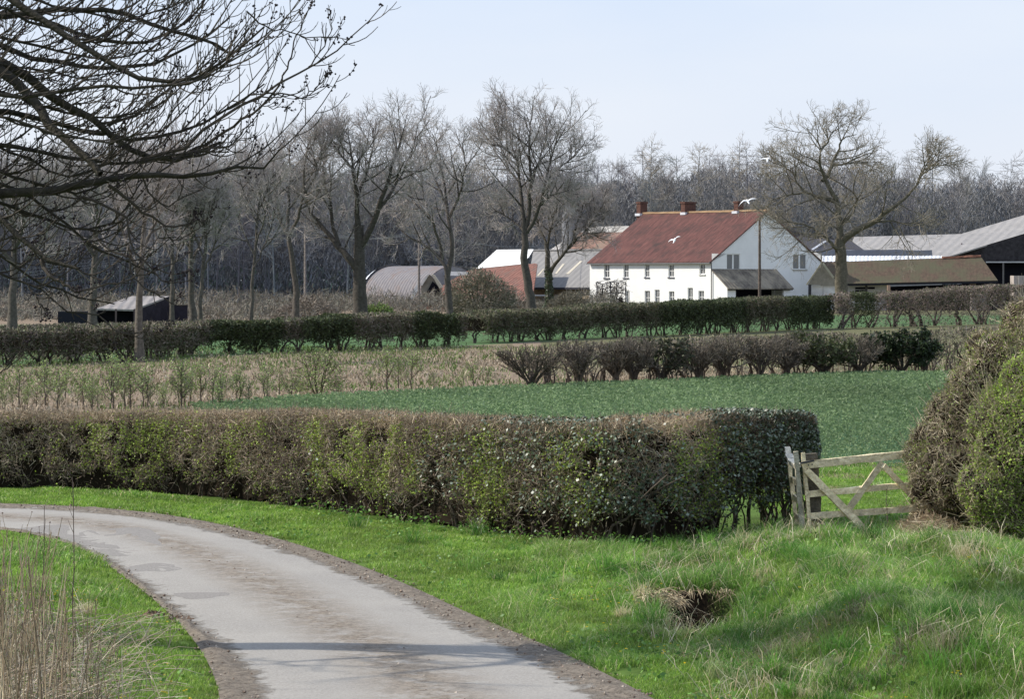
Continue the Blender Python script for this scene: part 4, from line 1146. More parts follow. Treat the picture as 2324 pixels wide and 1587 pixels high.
vase_shrub(1868, 857, .95, 1.1, 'rounded olive shrub between two bare stretches of the hedgerow beyond the crop', [(.1, .09, .06), (.13, .12, .08)], 314, leaf=(2600, [(.06, .075, .03), (.08, .1, .04)]))
vase_shrub(1502, 871, .8, 1.15, 'dark spreading shrub with a gnarled trunk, fourth plant of the hedgerow beyond the crop', [(.085, .075, .055), (.11, .095, .07)], 315, leaf=(1200, [(.05, .06, .03)]))

for px_, py_, w_, h_, sd_ in [(1398, 874, .5, 1.15, 321), (1438, 873, .62, 1.2, 322), (1585, 867, .55, 1.15, 323), (1640, 864, .5, 1.15, 324), (1725, 861, .6, 1.15, 325), (1785, 859, .45, 1.1, 326), (1950, 855, .6, 1.1, 327), (2098, 850, .5, 1.15, 328)]:
    o = vase_shrub(px_, py_, w_, h_, 'small grey-brown hedge plant on bare crooked legs in the row beyond the crop', [(.16, .135, .105), (.21, .18, .14)], sd_)
    o['group'] = 'hedge plants in the row beyond the crop'

# ---- saplings in the rough field: one built, the rest copies
def sapling_proto(sd):
    r = np.random.default_rng(sd); t_ = thing('sapling', (0, 0, 0), '', 'sapling', 'planted saplings in the rough field')
    P, R = polys([[(0, 0, 0), (.03, 0, .5), (.0, .02, 1.1)]], 8, [(.022, .006)], r, .012)
    m = MB(); m.tubes(P, R, 5, (.09, .075, .06)); m.build('trunk', M_bark, t_)
    b1, r1, l1 = grow(P, R, 14, .22, 1, [.5], .8, .45, .15, 5, .012, .006, r)
    b2, r2, l2 = grow(b1, r1, 5, .2, 1, .5 * l1, .7, .4, .2, 3, .008, .005, r)
    m = MB(); m.tubes(b1, r1, 3, (.2, .175, .13)); m.tubes(b2, r2, 3, (.24, .22, .15))
    nl = 260; k = r.integers(0, len(b2), nl)
    m.quads(diamonds(b2[k, r.integers(0, 3, nl)] + r.normal(size=(nl, 3)) * .045, rdir(nl, r), .05, .036, r), pick(nl, [(.24, .33, .10), (.3, .4, .13), (.18, .24, .09)], r=r))
    m.build('crown', M_leaf, t_)
    return t_
sp_protos = [sapling_proto(401), sapling_proto(402), sapling_proto(403)]
r = np.random.default_rng(404)
spots = [(px + r.normal() * 13, 927 + r.normal() * 7 - (px > 620) * 5, (.45 + .75 * r.random()) * (.85 if px < 200 else 1)) for px in range(-20, 500, 14)]
spots += [(px + r.normal() * 8, 920 - (px - 480) * .045 + r.normal() * 4, .55 + .4 * r.random()) for px in range(500, 690, 24)]
spots += [(x_, y_, s_) for x_, y_, s_ in [(880, 893, 1.15), (905, 892, .9), (840, 897, .7), (935, 890, 1.1), (985, 890, .5), (1050, 888, .55), (1075, 887, .8), (1105, 885, .6)]]
used = set()
for n_, (px, py, s_) in enumerate(spots):
    pr = sp_protos[n_ % 3]
    if n_ < 3: o = pr
    else:
        o = pr.copy(); COL.objects.link(o)
        for ch in pr.children:
            c2 = ch.copy(); COL.objects.link(c2); c2.parent = o; c2.matrix_parent_inverse = ch.matrix_parent_inverse
    g = G(px, py); o.location = (g[0], g[1], 0); o.rotation_euler = (0, 0, r.random() * 6.28); o.scale = (s_ * 1.05, s_ * 1.05, s_ * .85)
    o['label'] = 'young sapling just greening, one of the planted row edging the brown field' if px < 700 else 'scattered young sapling at the right-hand end of the rough brown field'
    o['group'] = 'saplings planted in a row' if px < 700 else 'scattered saplings near the crop corner'
r = np.random.default_rng(405)
bush('bush', G(722, 898), (.85, .7, 1.3), 'tallest pale green bush, loose and leafy, above the left tip of the crop', [(.15, .15, .08), (.13, .115, .08)], r, 900, (.16, .016), (900, .06, [(.24, .33, .1), (.3, .4, .13)]))

# ------------------------------------------------------------------ big bushes at the right edge
def big_bush(label, blobs, n, sd, twc, leaf, base):
    r = np.random.default_rng(sd); t_ = thing('bush', base, label, 'bush')
    big = list(blobs); blobs = [(c_, s_ * .88) for c_, s_ in big]
    for c_, s_ in big:
        for _ in range(15):
            d_ = rdir(1, r)[0]; blobs.append((c_ + d_ * s_ * (.52 + .2 * r.random()), np.full(3, (.26 + .16 * r.random()) * s_.mean()) * [1, .8, 1]))
    C = np.array([b[0] for b in blobs]); S = np.array([b[1] for b in blobs])
    k = r.choice(len(blobs), n, p=(S.prod(1) ** .67) / (S.prod(1) ** .67).sum())
    d = rdir(n, r); rad = 1 - r.exponential(.085, n) + np.where(r.random(n) < .22, r.exponential(.07, n), 0)
    rad *= .72 + .5 * fbm(d[:, 0] * 3.1 + k, d[:, 1] * 3.1, d[:, 2] * 3.1, 9)
    p = C[k] + d * S[k] * rad[:, None]
    keep = (p[:, 2] > .03) & (np.abs(p[:, 0]) < 12)
    for j in range(len(blobs)):   # drop what is deep inside another lobe
        q_ = (((p - C[j]) / S[j]) ** 2).sum(1); keep &= ~((q_ < .45) & (k != j))
    p, d = p[keep], d[keep]; n = len(p)
    tone = (.55 + .85 * fbm(p[:, 0] * 1.6, p[:, 1] * .8, p[:, 2] * 1.6, 8))[:, None]
    dr = nrm(rdir(n, r) * .9 + d * .45 + [0, 0, .2])
    m = MB(); m.quads(rects(p, dr, .04 + .09 * r.random(n), .004 + .005 * r.random(n), r), pick(n, twc, r=r) * tone)
    # longer shoots pushing out of the surface
    ns = 2200; j = r.integers(0, n, ns); sh = np.zeros((ns, 4, 3)); sh[:, 0] = p[j] - d[j] * .15; dd_ = nrm(d[j] + [0, 0, .6] + rdir(ns, r) * .4); L_ = .15 + .4 * r.random(ns) ** 2
    for s in range(1, 4): sh[:, s] = sh[:, s - 1] + dd_ * (L_ / 3)[:, None]; dd_ = nrm(dd_ + [0, 0, .15] + rdir(ns, r) * .15)
    m.tubes(sh, np.repeat(np.linspace(.005, .0025, 4)[None], ns, 0), 3, pick(ns, twc, r=r) * 1.1)
    m.build('twigs', M_twig, t_)
    lw = sstep(.42, .62, fbm(p[:, 0] * .9, p[:, 1] * .6, p[:, 2] * .9, 10)) * leaf[0] + leaf[1]
    pv = CX + p[:, 0] * F / p[:, 1] + 160 * (fbm(p[:, 0] * 1.2, p[:, 1], p[:, 2] * 1.2, 12) - .5); yv = HY + (H - p[:, 2]) * F / p[:, 1]
    lw = lw * (.3 + .7 * sstep(2170, 2260, pv)) if leaf[1] > .4 else lw + .35 * sstep(2170, 2290, pv) * sstep(820, 960, yv)
    kk = r.random(n) < lw
    m = MB(); m.quads(diamonds(p[kk] + d[kk] * .02, rdir(kk.sum(), r), .02 + .022 * r.random(kk.sum()), .015 + .014 * r.random(kk.sum()), r), pick(kk.sum(), leaf[2], r=r) * (.6 + .4 * tone[kk])); m.build('leaves', M_leaf, t_)
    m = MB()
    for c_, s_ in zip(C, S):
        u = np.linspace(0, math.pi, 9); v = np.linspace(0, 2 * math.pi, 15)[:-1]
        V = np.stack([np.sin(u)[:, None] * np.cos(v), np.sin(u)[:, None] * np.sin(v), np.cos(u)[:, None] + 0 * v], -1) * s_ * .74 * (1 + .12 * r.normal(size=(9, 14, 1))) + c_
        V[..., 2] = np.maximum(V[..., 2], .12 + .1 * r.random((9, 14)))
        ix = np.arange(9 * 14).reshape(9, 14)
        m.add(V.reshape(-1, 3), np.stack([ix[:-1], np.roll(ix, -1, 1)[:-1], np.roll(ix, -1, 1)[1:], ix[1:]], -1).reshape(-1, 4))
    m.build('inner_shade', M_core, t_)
    for c_, s_ in big:
        for q_ in range(4):
            b0 = np.array([c_[0] + r.normal() * s_[0] * .2, c_[1] + .35 + r.normal() * .2, 0]); e = c_ + rdir(1, r)[0] * s_ * .6
            m = MB(); m.tubes(resample(np.array([b0, b0 * .5 + e * .5 + r.normal(size=3) * .12, e]), 7, False)[None], np.linspace(.026, .01, 7)[None], 5, (.07, .056, .045)); m.build('stem', M_bark, t_)
    return t_


def blob(px, py, Yd, rx, rz, ry=.8):   # centre on the photograph, half sizes in photograph units
    k = Yd / F
    return (W(px, py, Yd), np.array([rx * k, ry, rz * k]))


Yb = 38.0
big_bush('large brown twiggy bush overhanging the gate at the right', [blob(2122, 1020, Yb + .3, 62, 75, .7), blob(2152, 955, Yb + .4, 62, 72, .7), blob(2265, 820, Yb + .8, 66, 75, .8), blob(2205, 900, Yb + .5, 68, 85, .7), blob(2165, 1065, Yb, 118, 112, .9), blob(2245, 965, Yb + .3, 112, 120, 1.0), blob(2382, 780, Yb + .9, 108, 125, 1.0), blob(2310, 830, Yb + .8, 70, 80, .8), blob(2380, 1000, Yb + .6, 180, 240, 1.1), blob(2135, 1160, Yb + .6, 70, 45, .6), blob(2250, 1160, Yb + .2, 110, 75, .8)], 150000, 501,
         [(.30, .25, .165), (.37, .31, .21), (.21, .175, .12), (.5, .43, .31)], (.45, .14, [(.22, .29, .065), (.28, .36, .075), (.17, .2, .07)]), G(2200, 1225))
Yb2 = 36.9
big_bush('bright green leafing bush in front of the brown one, cut by the photo edge', [blob(2300, 1030, Yb2, 100, 150, .85), blob(2245, 1115, Yb2 - .1, 80, 66, .7), blob(2262, 960, Yb2 + .1, 62, 80, .6), blob(2390, 800, Yb2 + .6, 62, 90, .6), blob(2350, 910, Yb2 + .2, 95, 125, .8), blob(2400, 1100, Yb2, 140, 120, .8), blob(2290, 1165, Yb2, 95, 62, .7), blob(2370, 1190, Yb2, 90, 60, .7)], 135000, 502,
         [(.32, .28, .18), (.4, .345, .22), (.24, .21, .14)], (.35, .72, [(.29, .44, .065), (.38, .53, .08), (.21, .33, .06), (.44, .56, .11)]), G(2300, 1243))
# dead straw heap under the bush
mb = MB(); r = np.random.default_rng(510); n = 5200
px = 2120 + 75 * r.normal(size=n); py = 1226 + 7 * r.normal(size=n)
g = np.array([G(a, b) for a, b in zip(px, py)])
hz = .30 * np.exp(-((px - 2120) / 85) ** 2) * r.random(n); g[:, 2] = gz(g[:, 0], g[:, 1]) + hz
mb.quads(rects(g, nrm(rdir(n, r) * [1, .6, .6] + [.2, 0, .1]), .1 + .22 * r.random(n), .006 + .006 * r.random(n), r), pick(n, [(.44, .36, .24), (.56, .47, .33), (.3, .23, .15), (.36, .27, .18)], r=r))
tag(mb.build('dead_bracken', M_straw), kind='stuff', label='heap of dead straw-brown stalks under the bushes by the gate')

# ------------------------------------------------------------------ gate
def gx(px, py, Yd): return W(px, py, Yd)
Yg = 38.2
wc = lambda: np.array([.80, .69, .46]) * (.85 + .3 * rng.random())
def rail(m, a, b, Y0, Y1, hpx, thick=.035, seg=8, lite=1.0):
    p, q_ = gx(*a, Y0), gx(*b, Y1)
    m.bar(p, q_, thick, hpx * Yg / F, (0, 0, 1), wc() * lite, seg, .0035)
gate = thing('field_gate', G(1838, 1224), 'weathered grey wooden bar gate closed across the field entrance, half swallowed by the bush', 'gate')
Y1 = Yg + .25
m = MB(); p0, p1 = gx(1841, 1235, Yg), gx(1822.5, 1028, Yg); m.bar(p0, p1, .045, .075, (0, 1, 0), wc(), 8, .003); m.build('stile', M_wood, gate)
m = MB(); rail(m, (1824, 1056), (2075, 1030), Yg - .02, Y1 - .02, 17, .05); m.build('top_rail', M_wood, gate)
for a, b, hp_ in [((1833, 1122), (2075, 1101), 13.5), ((1838, 1172), (2080, 1155), 14.5), ((1842, 1217), (2085, 1203), 12)]:
    m = MB(); rail(m, a, b, Yg, Y1, hp_, .03); m.build('rail', M_wood, gate)
m = MB(); rail(m, (1830, 1068), (1985, 1226), Yg - .055, Y1 - .14, 16, .03, lite=1.3); m.build('brace', M_wood, gate)
m = MB(); rail(m, (2003, 1050), (1925, 1158), Yg + .14, Yg + .08, 14, .03, lite=.7); m.build('brace', M_wood, gate)
m = MB(); rail(m, (2005, 1058), (2072, 1128), Yg + .08, Y1 + .02, 13, .03, lite=1.3); m.build('brace', M_wood, gate)
m = MB()
for (px, py) in [(1834, 1056), (1842, 1055)]:
    m.bar(gx(px, py, Yg - .06), gx(px + 2, py, Yg - .06), .02, .02, C=(.04, .035, .03))
m.bar(gx(1816, 1052, Yg - .06), gx(1848, 1046, Yg - .06), .012, .022, C=(.06, .04, .03)); m.build('hinge_strap', M_metal, gate)
# folded second leaf with the swan-neck head, seen almost edge on
g2 = thing('field_gate', G(1812, 1205), 'second narrow leaf of the gate, swung open end-on, with swan-neck top', 'gate')
Ya, Yb_ = 38.0, 39.2
m = MB(); m.bar(gx(1808, 1190, Yb_), gx(1790, 1040, Yb_), .05, .05, (0, 1, 0), wc() * 1.15, 8, .003); m.build('stile', M_wood, g2)
m = MB(); m.bar(gx(1828, 1222, Ya), gx(1808, 1040, Ya), .04, .06, (0, 1, 0), wc() * .8, 8, .003); m.build('stile', M_wood, g2)
m = MB(); pts = [gx(1787, 1016, Yb_ + .05), gx(1790, 1034, Yb_), gx(1797, 1048, Yb_ - .5), gx(1810, 1058, Ya)]
for a, b, h_ in zip(pts[:-1], pts[1:], (.075, .09, .085)): m.bar(a, b, .05, h_, (1, 0, .1), np.array([.75, .70, .58]), 3, .003)
m.build('swan_neck_rail', M_wood, g2)
for y0, y1 in ((1088, 1100), (1128, 1141), (1170, 1182)):
    m = MB(); m.bar(gx(1796 + (y0 - 1088) * .1, y0, Yb_), gx(1815 + (y0 - 1088) * .1, y1, Ya), .03, .07, (0, 0, 1), wc(), 4, .003); m.build('rail', M_wood, g2)
gp = MB(); gp.bar(gx(1852, 1236, Yg + .2), gx(1838, 1030, Yg + .2), .17, .17, (0, 1, 0), (.13, .115, .09), 8, .004)
tag(gp.build('gate_post', M_wood), 'stout dark gate post behind the hinge end of the gate', 'post')
gp = MB(); gp.bar(gx(1822, 1222, Ya - .1), gx(1806, 1026, Ya - .1), .05, .08, (0, 1, 0), (.4, .37, .28), 8, .004)
tag(gp.build('gate_post', M_wood), 'thin pale latch post between the two gate leaves', 'post')

# ------------------------------------------------------------------ ditch tussock
mb = MB(); r = np.random.default_rng(520)
t_ = thing('grass_tussock', DITCH + [0, .5, 0], 'overhanging tussock of dead straw and green blades above the dark ditch hole', 'tussock')
n = 430; a = r.random(n); lf_ = r.random(n) < .84
bx0 = np.where(lf_, -.56 + .40 * a, -.1 + .46 * a)
base = DITCH + np.stack([bx0 + .03 * r.normal(size=n), np.where(lf_, .1 + .7 * r.random(n), .68 + .15 * r.random(n)), np.where(lf_, .02 + .13 * r.random(n), .10 + .06 * r.random(n))], 1)
P = np.zeros((n, 5, 3)); P[:, 0] = base
dr = nrm(np.where(lf_[:, None], np.stack([.25 + .4 * r.normal(size=n), -.6 + .3 * r.normal(size=n), .12 + .3 * r.random(n)], 1), np.stack([.25 * r.normal(size=n), -.6 + 0 * a, .1 + 0 * a], 1)))
L_ = np.where(lf_, .06 + .24 * r.random(n) ** 1.6, .06 + .16 * r.random(n) ** 2)
for s in range(1, 5): P[:, s] = P[:, s - 1] + dr * (L_ / 4)[:, None]; dr = nrm(dr + [0, -.05, -.42] + rdir(n, r) * .15)
mb.tubes(P, np.repeat(np.array([.004, .004, .0035, .003, .0015])[None], n, 0), 3, pick(n, [(.42, .34, .21), (.58, .49, .32), (.24, .18, .11), (.15, .11, .07)], r=r)); mb.build('dead_straw', M_straw, t_)
mb = MB(); n = 2200; B = DITCH + np.stack([.05 + .34 * r.normal(size=n), .85 + .4 * np.abs(r.normal(size=n)), 0 * r.random(n)], 1); B[:, 2] = gz(B[:, 0], B[:, 1]); nb2 = 500; B[:nb2] = DITCH + np.stack([.42 * np.sign(r.normal(size=nb2)) + .06 * r.normal(size=nb2), -.3 + .5 * r.normal(size=nb2), 0 * r.random(nb2)], 1); B[:nb2, 2] = gz(B[:nb2, 0], B[:nb2, 1])
blades(mb, B, .1 + .2 * r.random(n) ** 1.5, .006, .3 + .7 * r.random(n), pick(n, [(.16, .33, .055), (.225, .39, .08), (.11, .24, .045), (.4, .42, .2)], [.4, .3, .2, .1], r=r), r); mb.build('green_blades', M_grass, t_)
# thick grass clump lower right
mb = MB(); n = 1500; c = G(2170, 1545); B = c + np.stack([.14 * r.normal(size=n), .12 * r.normal(size=n), 0 * r.random(n)], 1); B[:, 2] = gz(B[:, 0], B[:, 1])
blades(mb, B, .16 + .16 * r.random(n), .005, .2 + .6 * r.random(n), pick(n, [(.06, .17, .025), (.08, .21, .03)], r=r), r)
tag(mb.build('grass_tussock', M_grass), 'deep green grass clump near the lower right corner', 'tussock')

# ------------------------------------------------------------------ buildings
A0 = math.radians(50)
E1 = np.array([-math.cos(A0), math.sin(A0), 0]); E2 = np.array([math.sin(A0), math.cos(A0), 0]); UP = np.array([0, 0, 1.])
HC0 = np.array([20.6, 318., 0])
Hh = lambda u, v, z: HC0 + E1 * u + E2 * v + UP * z
def solve(fn, target, lo, hi):
    for _ in range(60):
        m_ = (lo + hi) / 2
        p = fn(m_); px = CX + p[0] * F / p[1]
        inc = (lambda a, b: a[0] / a[1] < b[0] / b[1])(fn(lo), fn(hi))
        if (px < target) == inc: lo = m_
        else: hi = m_
    return (lo + hi) / 2
zat = lambda p, py: H + (HY - py) * p[1] / F


def wall_holes(m, fmap, u0, u1, z0, ztop, holes, depth, C=(1, 1, 1)):
    """wall in a plane with real openings; ztop may be a function of u; fmap(u, z, inset)"""
    zt = ztop if callable(ztop) else (lambda u: ztop)
    us = sorted({u0, u1, *[h[0] for h in holes], *[h[1] for h in holes], *(getattr(zt, 'breaks', []))})
    zs = sorted({z0, *[h[2] for h in holes], *[h[3] for h in holes]})
    for a, b in zip(us[:-1], us[1:]):
        for k, zl in enumerate(zs):
            last = k == len(zs) - 1
            ta, tb = (zt(a), zt(b)) if last else (zs[k + 1],) * 2
            um, zm = (a + b) / 2, (zl + (min(ta, tb))) / 2
            if any(h[0] < um < h[1] and h[2] < zm < h[3] for h in holes): continue
            m.poly([fmap(a, zl, 0), fmap(b, zl, 0), fmap(b, tb, 0), fmap(a, ta, 0)], C)
    for (a, b, c, d) in holes:
        for p, q_ in (((a, c), (b, c)), ((b, c), (b, d)), ((b, d), (a, d)), ((a, d), (a, c))):
            m.poly([fmap(*p, 0), fmap(*q_, 0), fmap(*q_, depth), fmap(*p, depth)], C)


house = thing('farmhouse', HC0, 'white rendered farmhouse with red pantiled roof and three brick chimneys', 'house')
EAV, RDG, DEP, LEN = 5.15, 10.35, 16.0, 19.0
fac = lambda u, z, i: Hh(u, i, z)
gab = lambda v, z, i: Hh(i, v, z)
zc = lambda px: 411.2 + px * .25278
xc = lambda px: 1285 + px * .25278
upper = [(340, 388, 748, 868), (515, 560, 748, 868), (705, 747, 748, 862), (918, 968, 748, 862), (1197, 1247, 745, 836)]
lower = [(536, 568, 985, 1120), (705, 752, 985, 1110), (795, 838, 975, 1110), (922, 970, 990, 1090), (1091, 1137, 958, 1130), (1187, 1237, 985, 1100)]
fholes = []
for (a, b, t0, b0) in upper + lower:
    ub = solve(lambda u: Hh(u, 0, 3), xc(a), 0, LEN); ua = solve(lambda u: Hh(u, 0, 3), xc(b), 0, LEN)
    p = Hh((ua + ub) / 2, 0, 0); zt_, zb_ = zat(p, zc(t0)), zat(p, zc(b0))
    fholes.append((ua, ub, max(.25, zb_), min(zt_, EAV - .12)))
gh = [(2.15, 4.05, 4.26, 5.87), (11.85, 13.85, 4.3, 5.9)]
mw_ = MB(); wall_holes(mw_, fac, 0, LEN, -.2, EAV, fholes, .16)
rl = lambda v: EAV + (RDG - EAV) * (1 - abs(v - DEP / 2) / (DEP / 2)) - .06
rl.breaks = [DEP / 2]
wall_holes(mw_, gab, 0, DEP, -.2, rl, gh, .12)
mw_.poly([Hh(LEN, 0, -.2), Hh(LEN, DEP, -.2), Hh(LEN, DEP, EAV), Hh(LEN, DEP / 2, RDG - .06), Hh(LEN, 0, EAV)])
mw_.poly([Hh(0, DEP, -.2), Hh(LEN, DEP, -.2), Hh(LEN, DEP, EAV), Hh(0, DEP, EAV)])
mw_.build('wall', M_plaster, house)
M_tile = roof_mat('pantiles', (.06, .028, .027), (.175, .078, .066), (E1[0], E1[1]), .3, .12, (.055, .036, .033), .72, mossamt=.6, hot=(.36, .2, .15))
sl_ = (RDG - EAV) / (DEP / 2)
m = MB(); ov = .3
m.solid([Hh(-.12, -ov, EAV - ov * sl_ + .1), Hh(LEN + .12, -ov, EAV - ov * sl_ + .1), Hh(LEN + .12, DEP / 2, RDG + .1), Hh(-.12, DEP / 2, RDG + .1)], -UP * .14)
m.solid([Hh(-.12, DEP + ov, EAV - ov * sl_ + .1), Hh(LEN + .12, DEP + ov, EAV - ov * sl_ + .1), Hh(LEN + .12, DEP / 2 + .004, RDG + .1), Hh(-.12, DEP / 2 + .004, RDG + .1)], -UP * .14)
roof = m.build('roof', M_tile, house)
m = MB(); m.bar(Hh(-.14, DEP / 2, RDG + .14), Hh(LEN + .14, DEP / 2, RDG + .14), .34, .2, C=(.40, .27, .16), seg=24, jit=.012); m.build('ridge_tiles', M_obj, roof)
m = MB(); m.bar(Hh(-.1, -ov - .06, EAV - ov * sl_ - .05), Hh(LEN + .1, -ov - .06, EAV - ov * sl_ - .05), .13, .12, C=(.16, .165, .17)); m.build('gutter', M_obj, house)
m = MB(); m.bar(Hh(-.06, -.12, EAV - .3), Hh(-.06, -.12, .3), .09, .09, (0, 1, 0), (.1, .1, .105)); m.bar(Hh(-.06, -.12, EAV - .25), Hh(-.06, -.4, EAV - .1), .09, .09, (1, 0, 0), (.1, .1, .105)); m.build('downpipe', M_obj, house)
for u0, px0, px1, topz in [(0, 645, 735, 185), (0, 1052, 1185, 185), (0, 1515, 1590, 180)]:
    ub = solve(lambda u: Hh(u, DEP / 2, 11), xc(px0), 0, LEN + 2); uc = ub - .42
    wv = max(.6, (px1 - px0) * .25278 / 21.3 * 1.15 - .45)
    p = Hh(uc, DEP / 2, 0); zt_ = zat(p, zc(topz))
    m = MB(); m.bar(Hh(uc, DEP / 2 + wv * .25, RDG - .5), Hh(uc, DEP / 2 + wv * .25, zt_ - .22), .62, wv + .25, tuple(E2), (1, 1, 1)); ch = m.build('chimney', M_brick, roof)
    m = MB(); m.bar(Hh(uc, DEP / 2 + wv * .25, zt_ - .2), Hh(uc, DEP / 2 + wv * .25, zt_), .76, wv + .38, tuple(E2), (1, 1, 1)); m.build('chimney_cap', M_brick, ch)
    m = MB(); m.bar(Hh(uc, DEP / 2 - .3, RDG - .15), Hh(uc, DEP / 2 - .3, RDG + .12), .8, .4, tuple(E2), (.62, .64, .68)); m.build('lead_flashing', M_obj, ch)


def window(par, fmap, h, depth, mullions=1, transoms=1, sill=None, bar=.055, name='window'):
    a, b, c, d = h; f = MB(); i = depth - .03
    def strip(u0, u1, z0, z1, ii):
        f.solid([fmap(u0, z0, ii), fmap(u1, z0, ii), fmap(u1, z1, ii), fmap(u0, z1, ii)], fmap(u0, z0, ii + .05) - fmap(u0, z0, ii))
    w_ = .075
    strip(a, a + w_, c, d, i); strip(b - w_, b, c, d, i); strip(a + w_, b - w_, c, c + w_, i + .002); strip(a + w_, b - w_, d - w_, d, i + .002)
    for k in range(mullions):
        u = a + (b - a) * (k + 1) / (mullions + 1); strip(u - bar / 2, u + bar / 2, c + w_, d - w_, i + .004)
    for k in range(transoms):
        z = c + (d - c) * (k + 1) / (transoms + 1); strip(a + w_, b - w_, z - bar / 2, z + bar / 2, i + .006)
    o = f.build(name, M_white, par)
    g = MB(); g.poly([fmap(a, c, depth + .03), fmap(b, c, depth + .03), fmap(b, d, depth + .03), fmap(a, d, depth + .03)]); g.build('pane', M_glass, o)
    if sill:
        s_ = MB(); s_.solid([fmap(a - .06, c - .13, -.09), fmap(b + .06, c - .13, -.09), fmap(b + .06, c, -.09), fmap(a - .06, c, -.09)], fmap(a, c, .0) - fmap(a, c, -.085), sill); s_.build('sill', M_obj, o)
for k, h in enumerate(fholes): window(house, fac, h, .14, 1, 1, (.10, .10, .12) if k < 4 else (.6, .6, .58))
for h in gh: window(house, gab, h, .1, 1, 0, (.45, .42, .36), .22)
# lean-to against the gable
lt = 2.3; LV = 9.1
LR = lambda p_, v, z: Hh(-p_, v, z)
m = MB(); m.poly([LR(0.004, 0, -.2), LR(lt, 0, -.2), LR(lt, 0, 2.35), LR(0.004, 0, 4.1)])
lean = m.build('lean_to', M_plaster, house)
m = MB(); m.poly([LR(.004, LV, -.2), LR(lt, LV, -.2), LR(lt, LV, 2.35), LR(.004, LV, 4.1)]); m.build('end_wall', M_plaster, lean)
m = MB(); m.solid([LR(lt, .002, -.2), LR(lt, 1.2, -.2), LR(lt, 1.2, 2.3), LR(lt, .002, 2.3)], E1 * .22); m.build('pier', M_plaster, lean)
m = MB(); m.solid([LR(lt, LV - .95, -.2), LR(lt, LV - .002, -.2), LR(lt, LV - .002, 2.3), LR(lt, LV - .95, 2.3)], E1 * .22); m.build('pier', M_plaster, lean)
m = MB(); m.solid([LR(.0, -.12, 4.32), LR(lt + .3, -.12, 2.3), LR(lt + .3, LV + .25, 2.3), LR(.0, LV + .25, 4.32)], -UP * .1, (1, 1, 1))
M_lean = roof_mat('slate_tiles', (.06, .052, .045), (.15, .13, .11), (E2[0], E2[1]), .45, .6, (.30, .26, .2), .2, mossamt=.5); m.build('roof', M_lean, lean)
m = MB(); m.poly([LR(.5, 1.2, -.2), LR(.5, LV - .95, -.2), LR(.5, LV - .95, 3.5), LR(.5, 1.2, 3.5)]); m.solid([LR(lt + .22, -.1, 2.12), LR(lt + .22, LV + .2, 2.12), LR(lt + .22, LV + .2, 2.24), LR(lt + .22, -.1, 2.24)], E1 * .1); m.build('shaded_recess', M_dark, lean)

# metal arbour frame with climbers in front of the facade
arb = thing('garden_arbour', Hh(15, -3, 0), 'dark metal arbour frame with climbers before the left end of the white facade', 'arbour')
m = MB()
posts = [(xc(275), 640), (xc(325), 646), (xc(398), 640), (xc(455), 641), (xc(535), 641)]
Yarb = 322.0
ps = []
for i_, (px, py) in enumerate(posts):
    a = W(px, py, Yarb + (i_ % 2) * 1.2); b = a.copy(); b[2] = 0; m.bar(b, a, .1, .1, (0, 1, 0), (.05, .05, .06)); ps.append(a)
for a, b in zip(ps[:-1], ps[1:]):
    for dz in (0, -.55, -1.15, -1.75): m.bar(a + [0, 0, dz], b + [0, 0, dz], .07, .07, C=(.06, .06, .07))
for a, b in ((0, 2), (1, 3), (2, 4)): m.bar(ps[a], ps[b] + [0, 0, .25], .05, .05, C=(.07, .07, .08))
m.build('frame', M_obj, arb)
r = np.random.default_rng(601); n = 1300; i_ = r.integers(0, 4, n); f_ = r.random(n)[:, None]; c = np.array(ps)[i_] * (1 - f_) + np.array(ps)[i_ + 1] * f_
c[:, 2] *= r.random(n) ** 1.3; c = c + r.normal(size=(n, 3)) * .18; c[:, 2] = np.abs(c[:, 2])
m = MB(); m.quads(rects(c, rdir(n, r), .4, .05, r), pick(n, [(.06, .05, .045), (.09, .075, .06)], r=r)); m.build('climber', M_twig, arb)
bush('shrub', Hh(12.2, -1.6, 0), (.35, .35, 1.5), 'small upright dark shrub against the white facade', [(.05, .05, .04), (.07, .06, .05)], np.random.default_rng(602), 420, (.25, .05), cat='shrub')


# pieces of other buildings: planes through three points, outlines traced on them
def plane_pts(P0, n, pts):
    n = np.asarray(n, float); out = []
    for (px, py) in pts:
        d = np.array([(px - CX) / F, 1, (HY - py) / F]); o = np.array([0, 0, H]); t = ((P0 - o) @ n) / (d @ n); out.append(o + d * t)
    return out
def slope_normal(face_dir, pitch): return nrm(np.asarray(face_dir) * math.sin(pitch) + UP * math.cos(pitch))
FN = -E2     # faces front left, like the farmhouse facade
GN = -E1     # faces front right, like its gable

Cb = lambda x, y: (1211.6 + x * .17578, 425.9 + y * .17578)        # crop frames used for tracing
Cd = lambda x, y: (734.3 + x * .25278, 411.2 + y * .25278)
Ce = lambda x, y: (1799 + x * .22592, 470 + y * .22592)
Cf = lambda x, y: (771 + x * .12639, 572.8 + y * .12639)

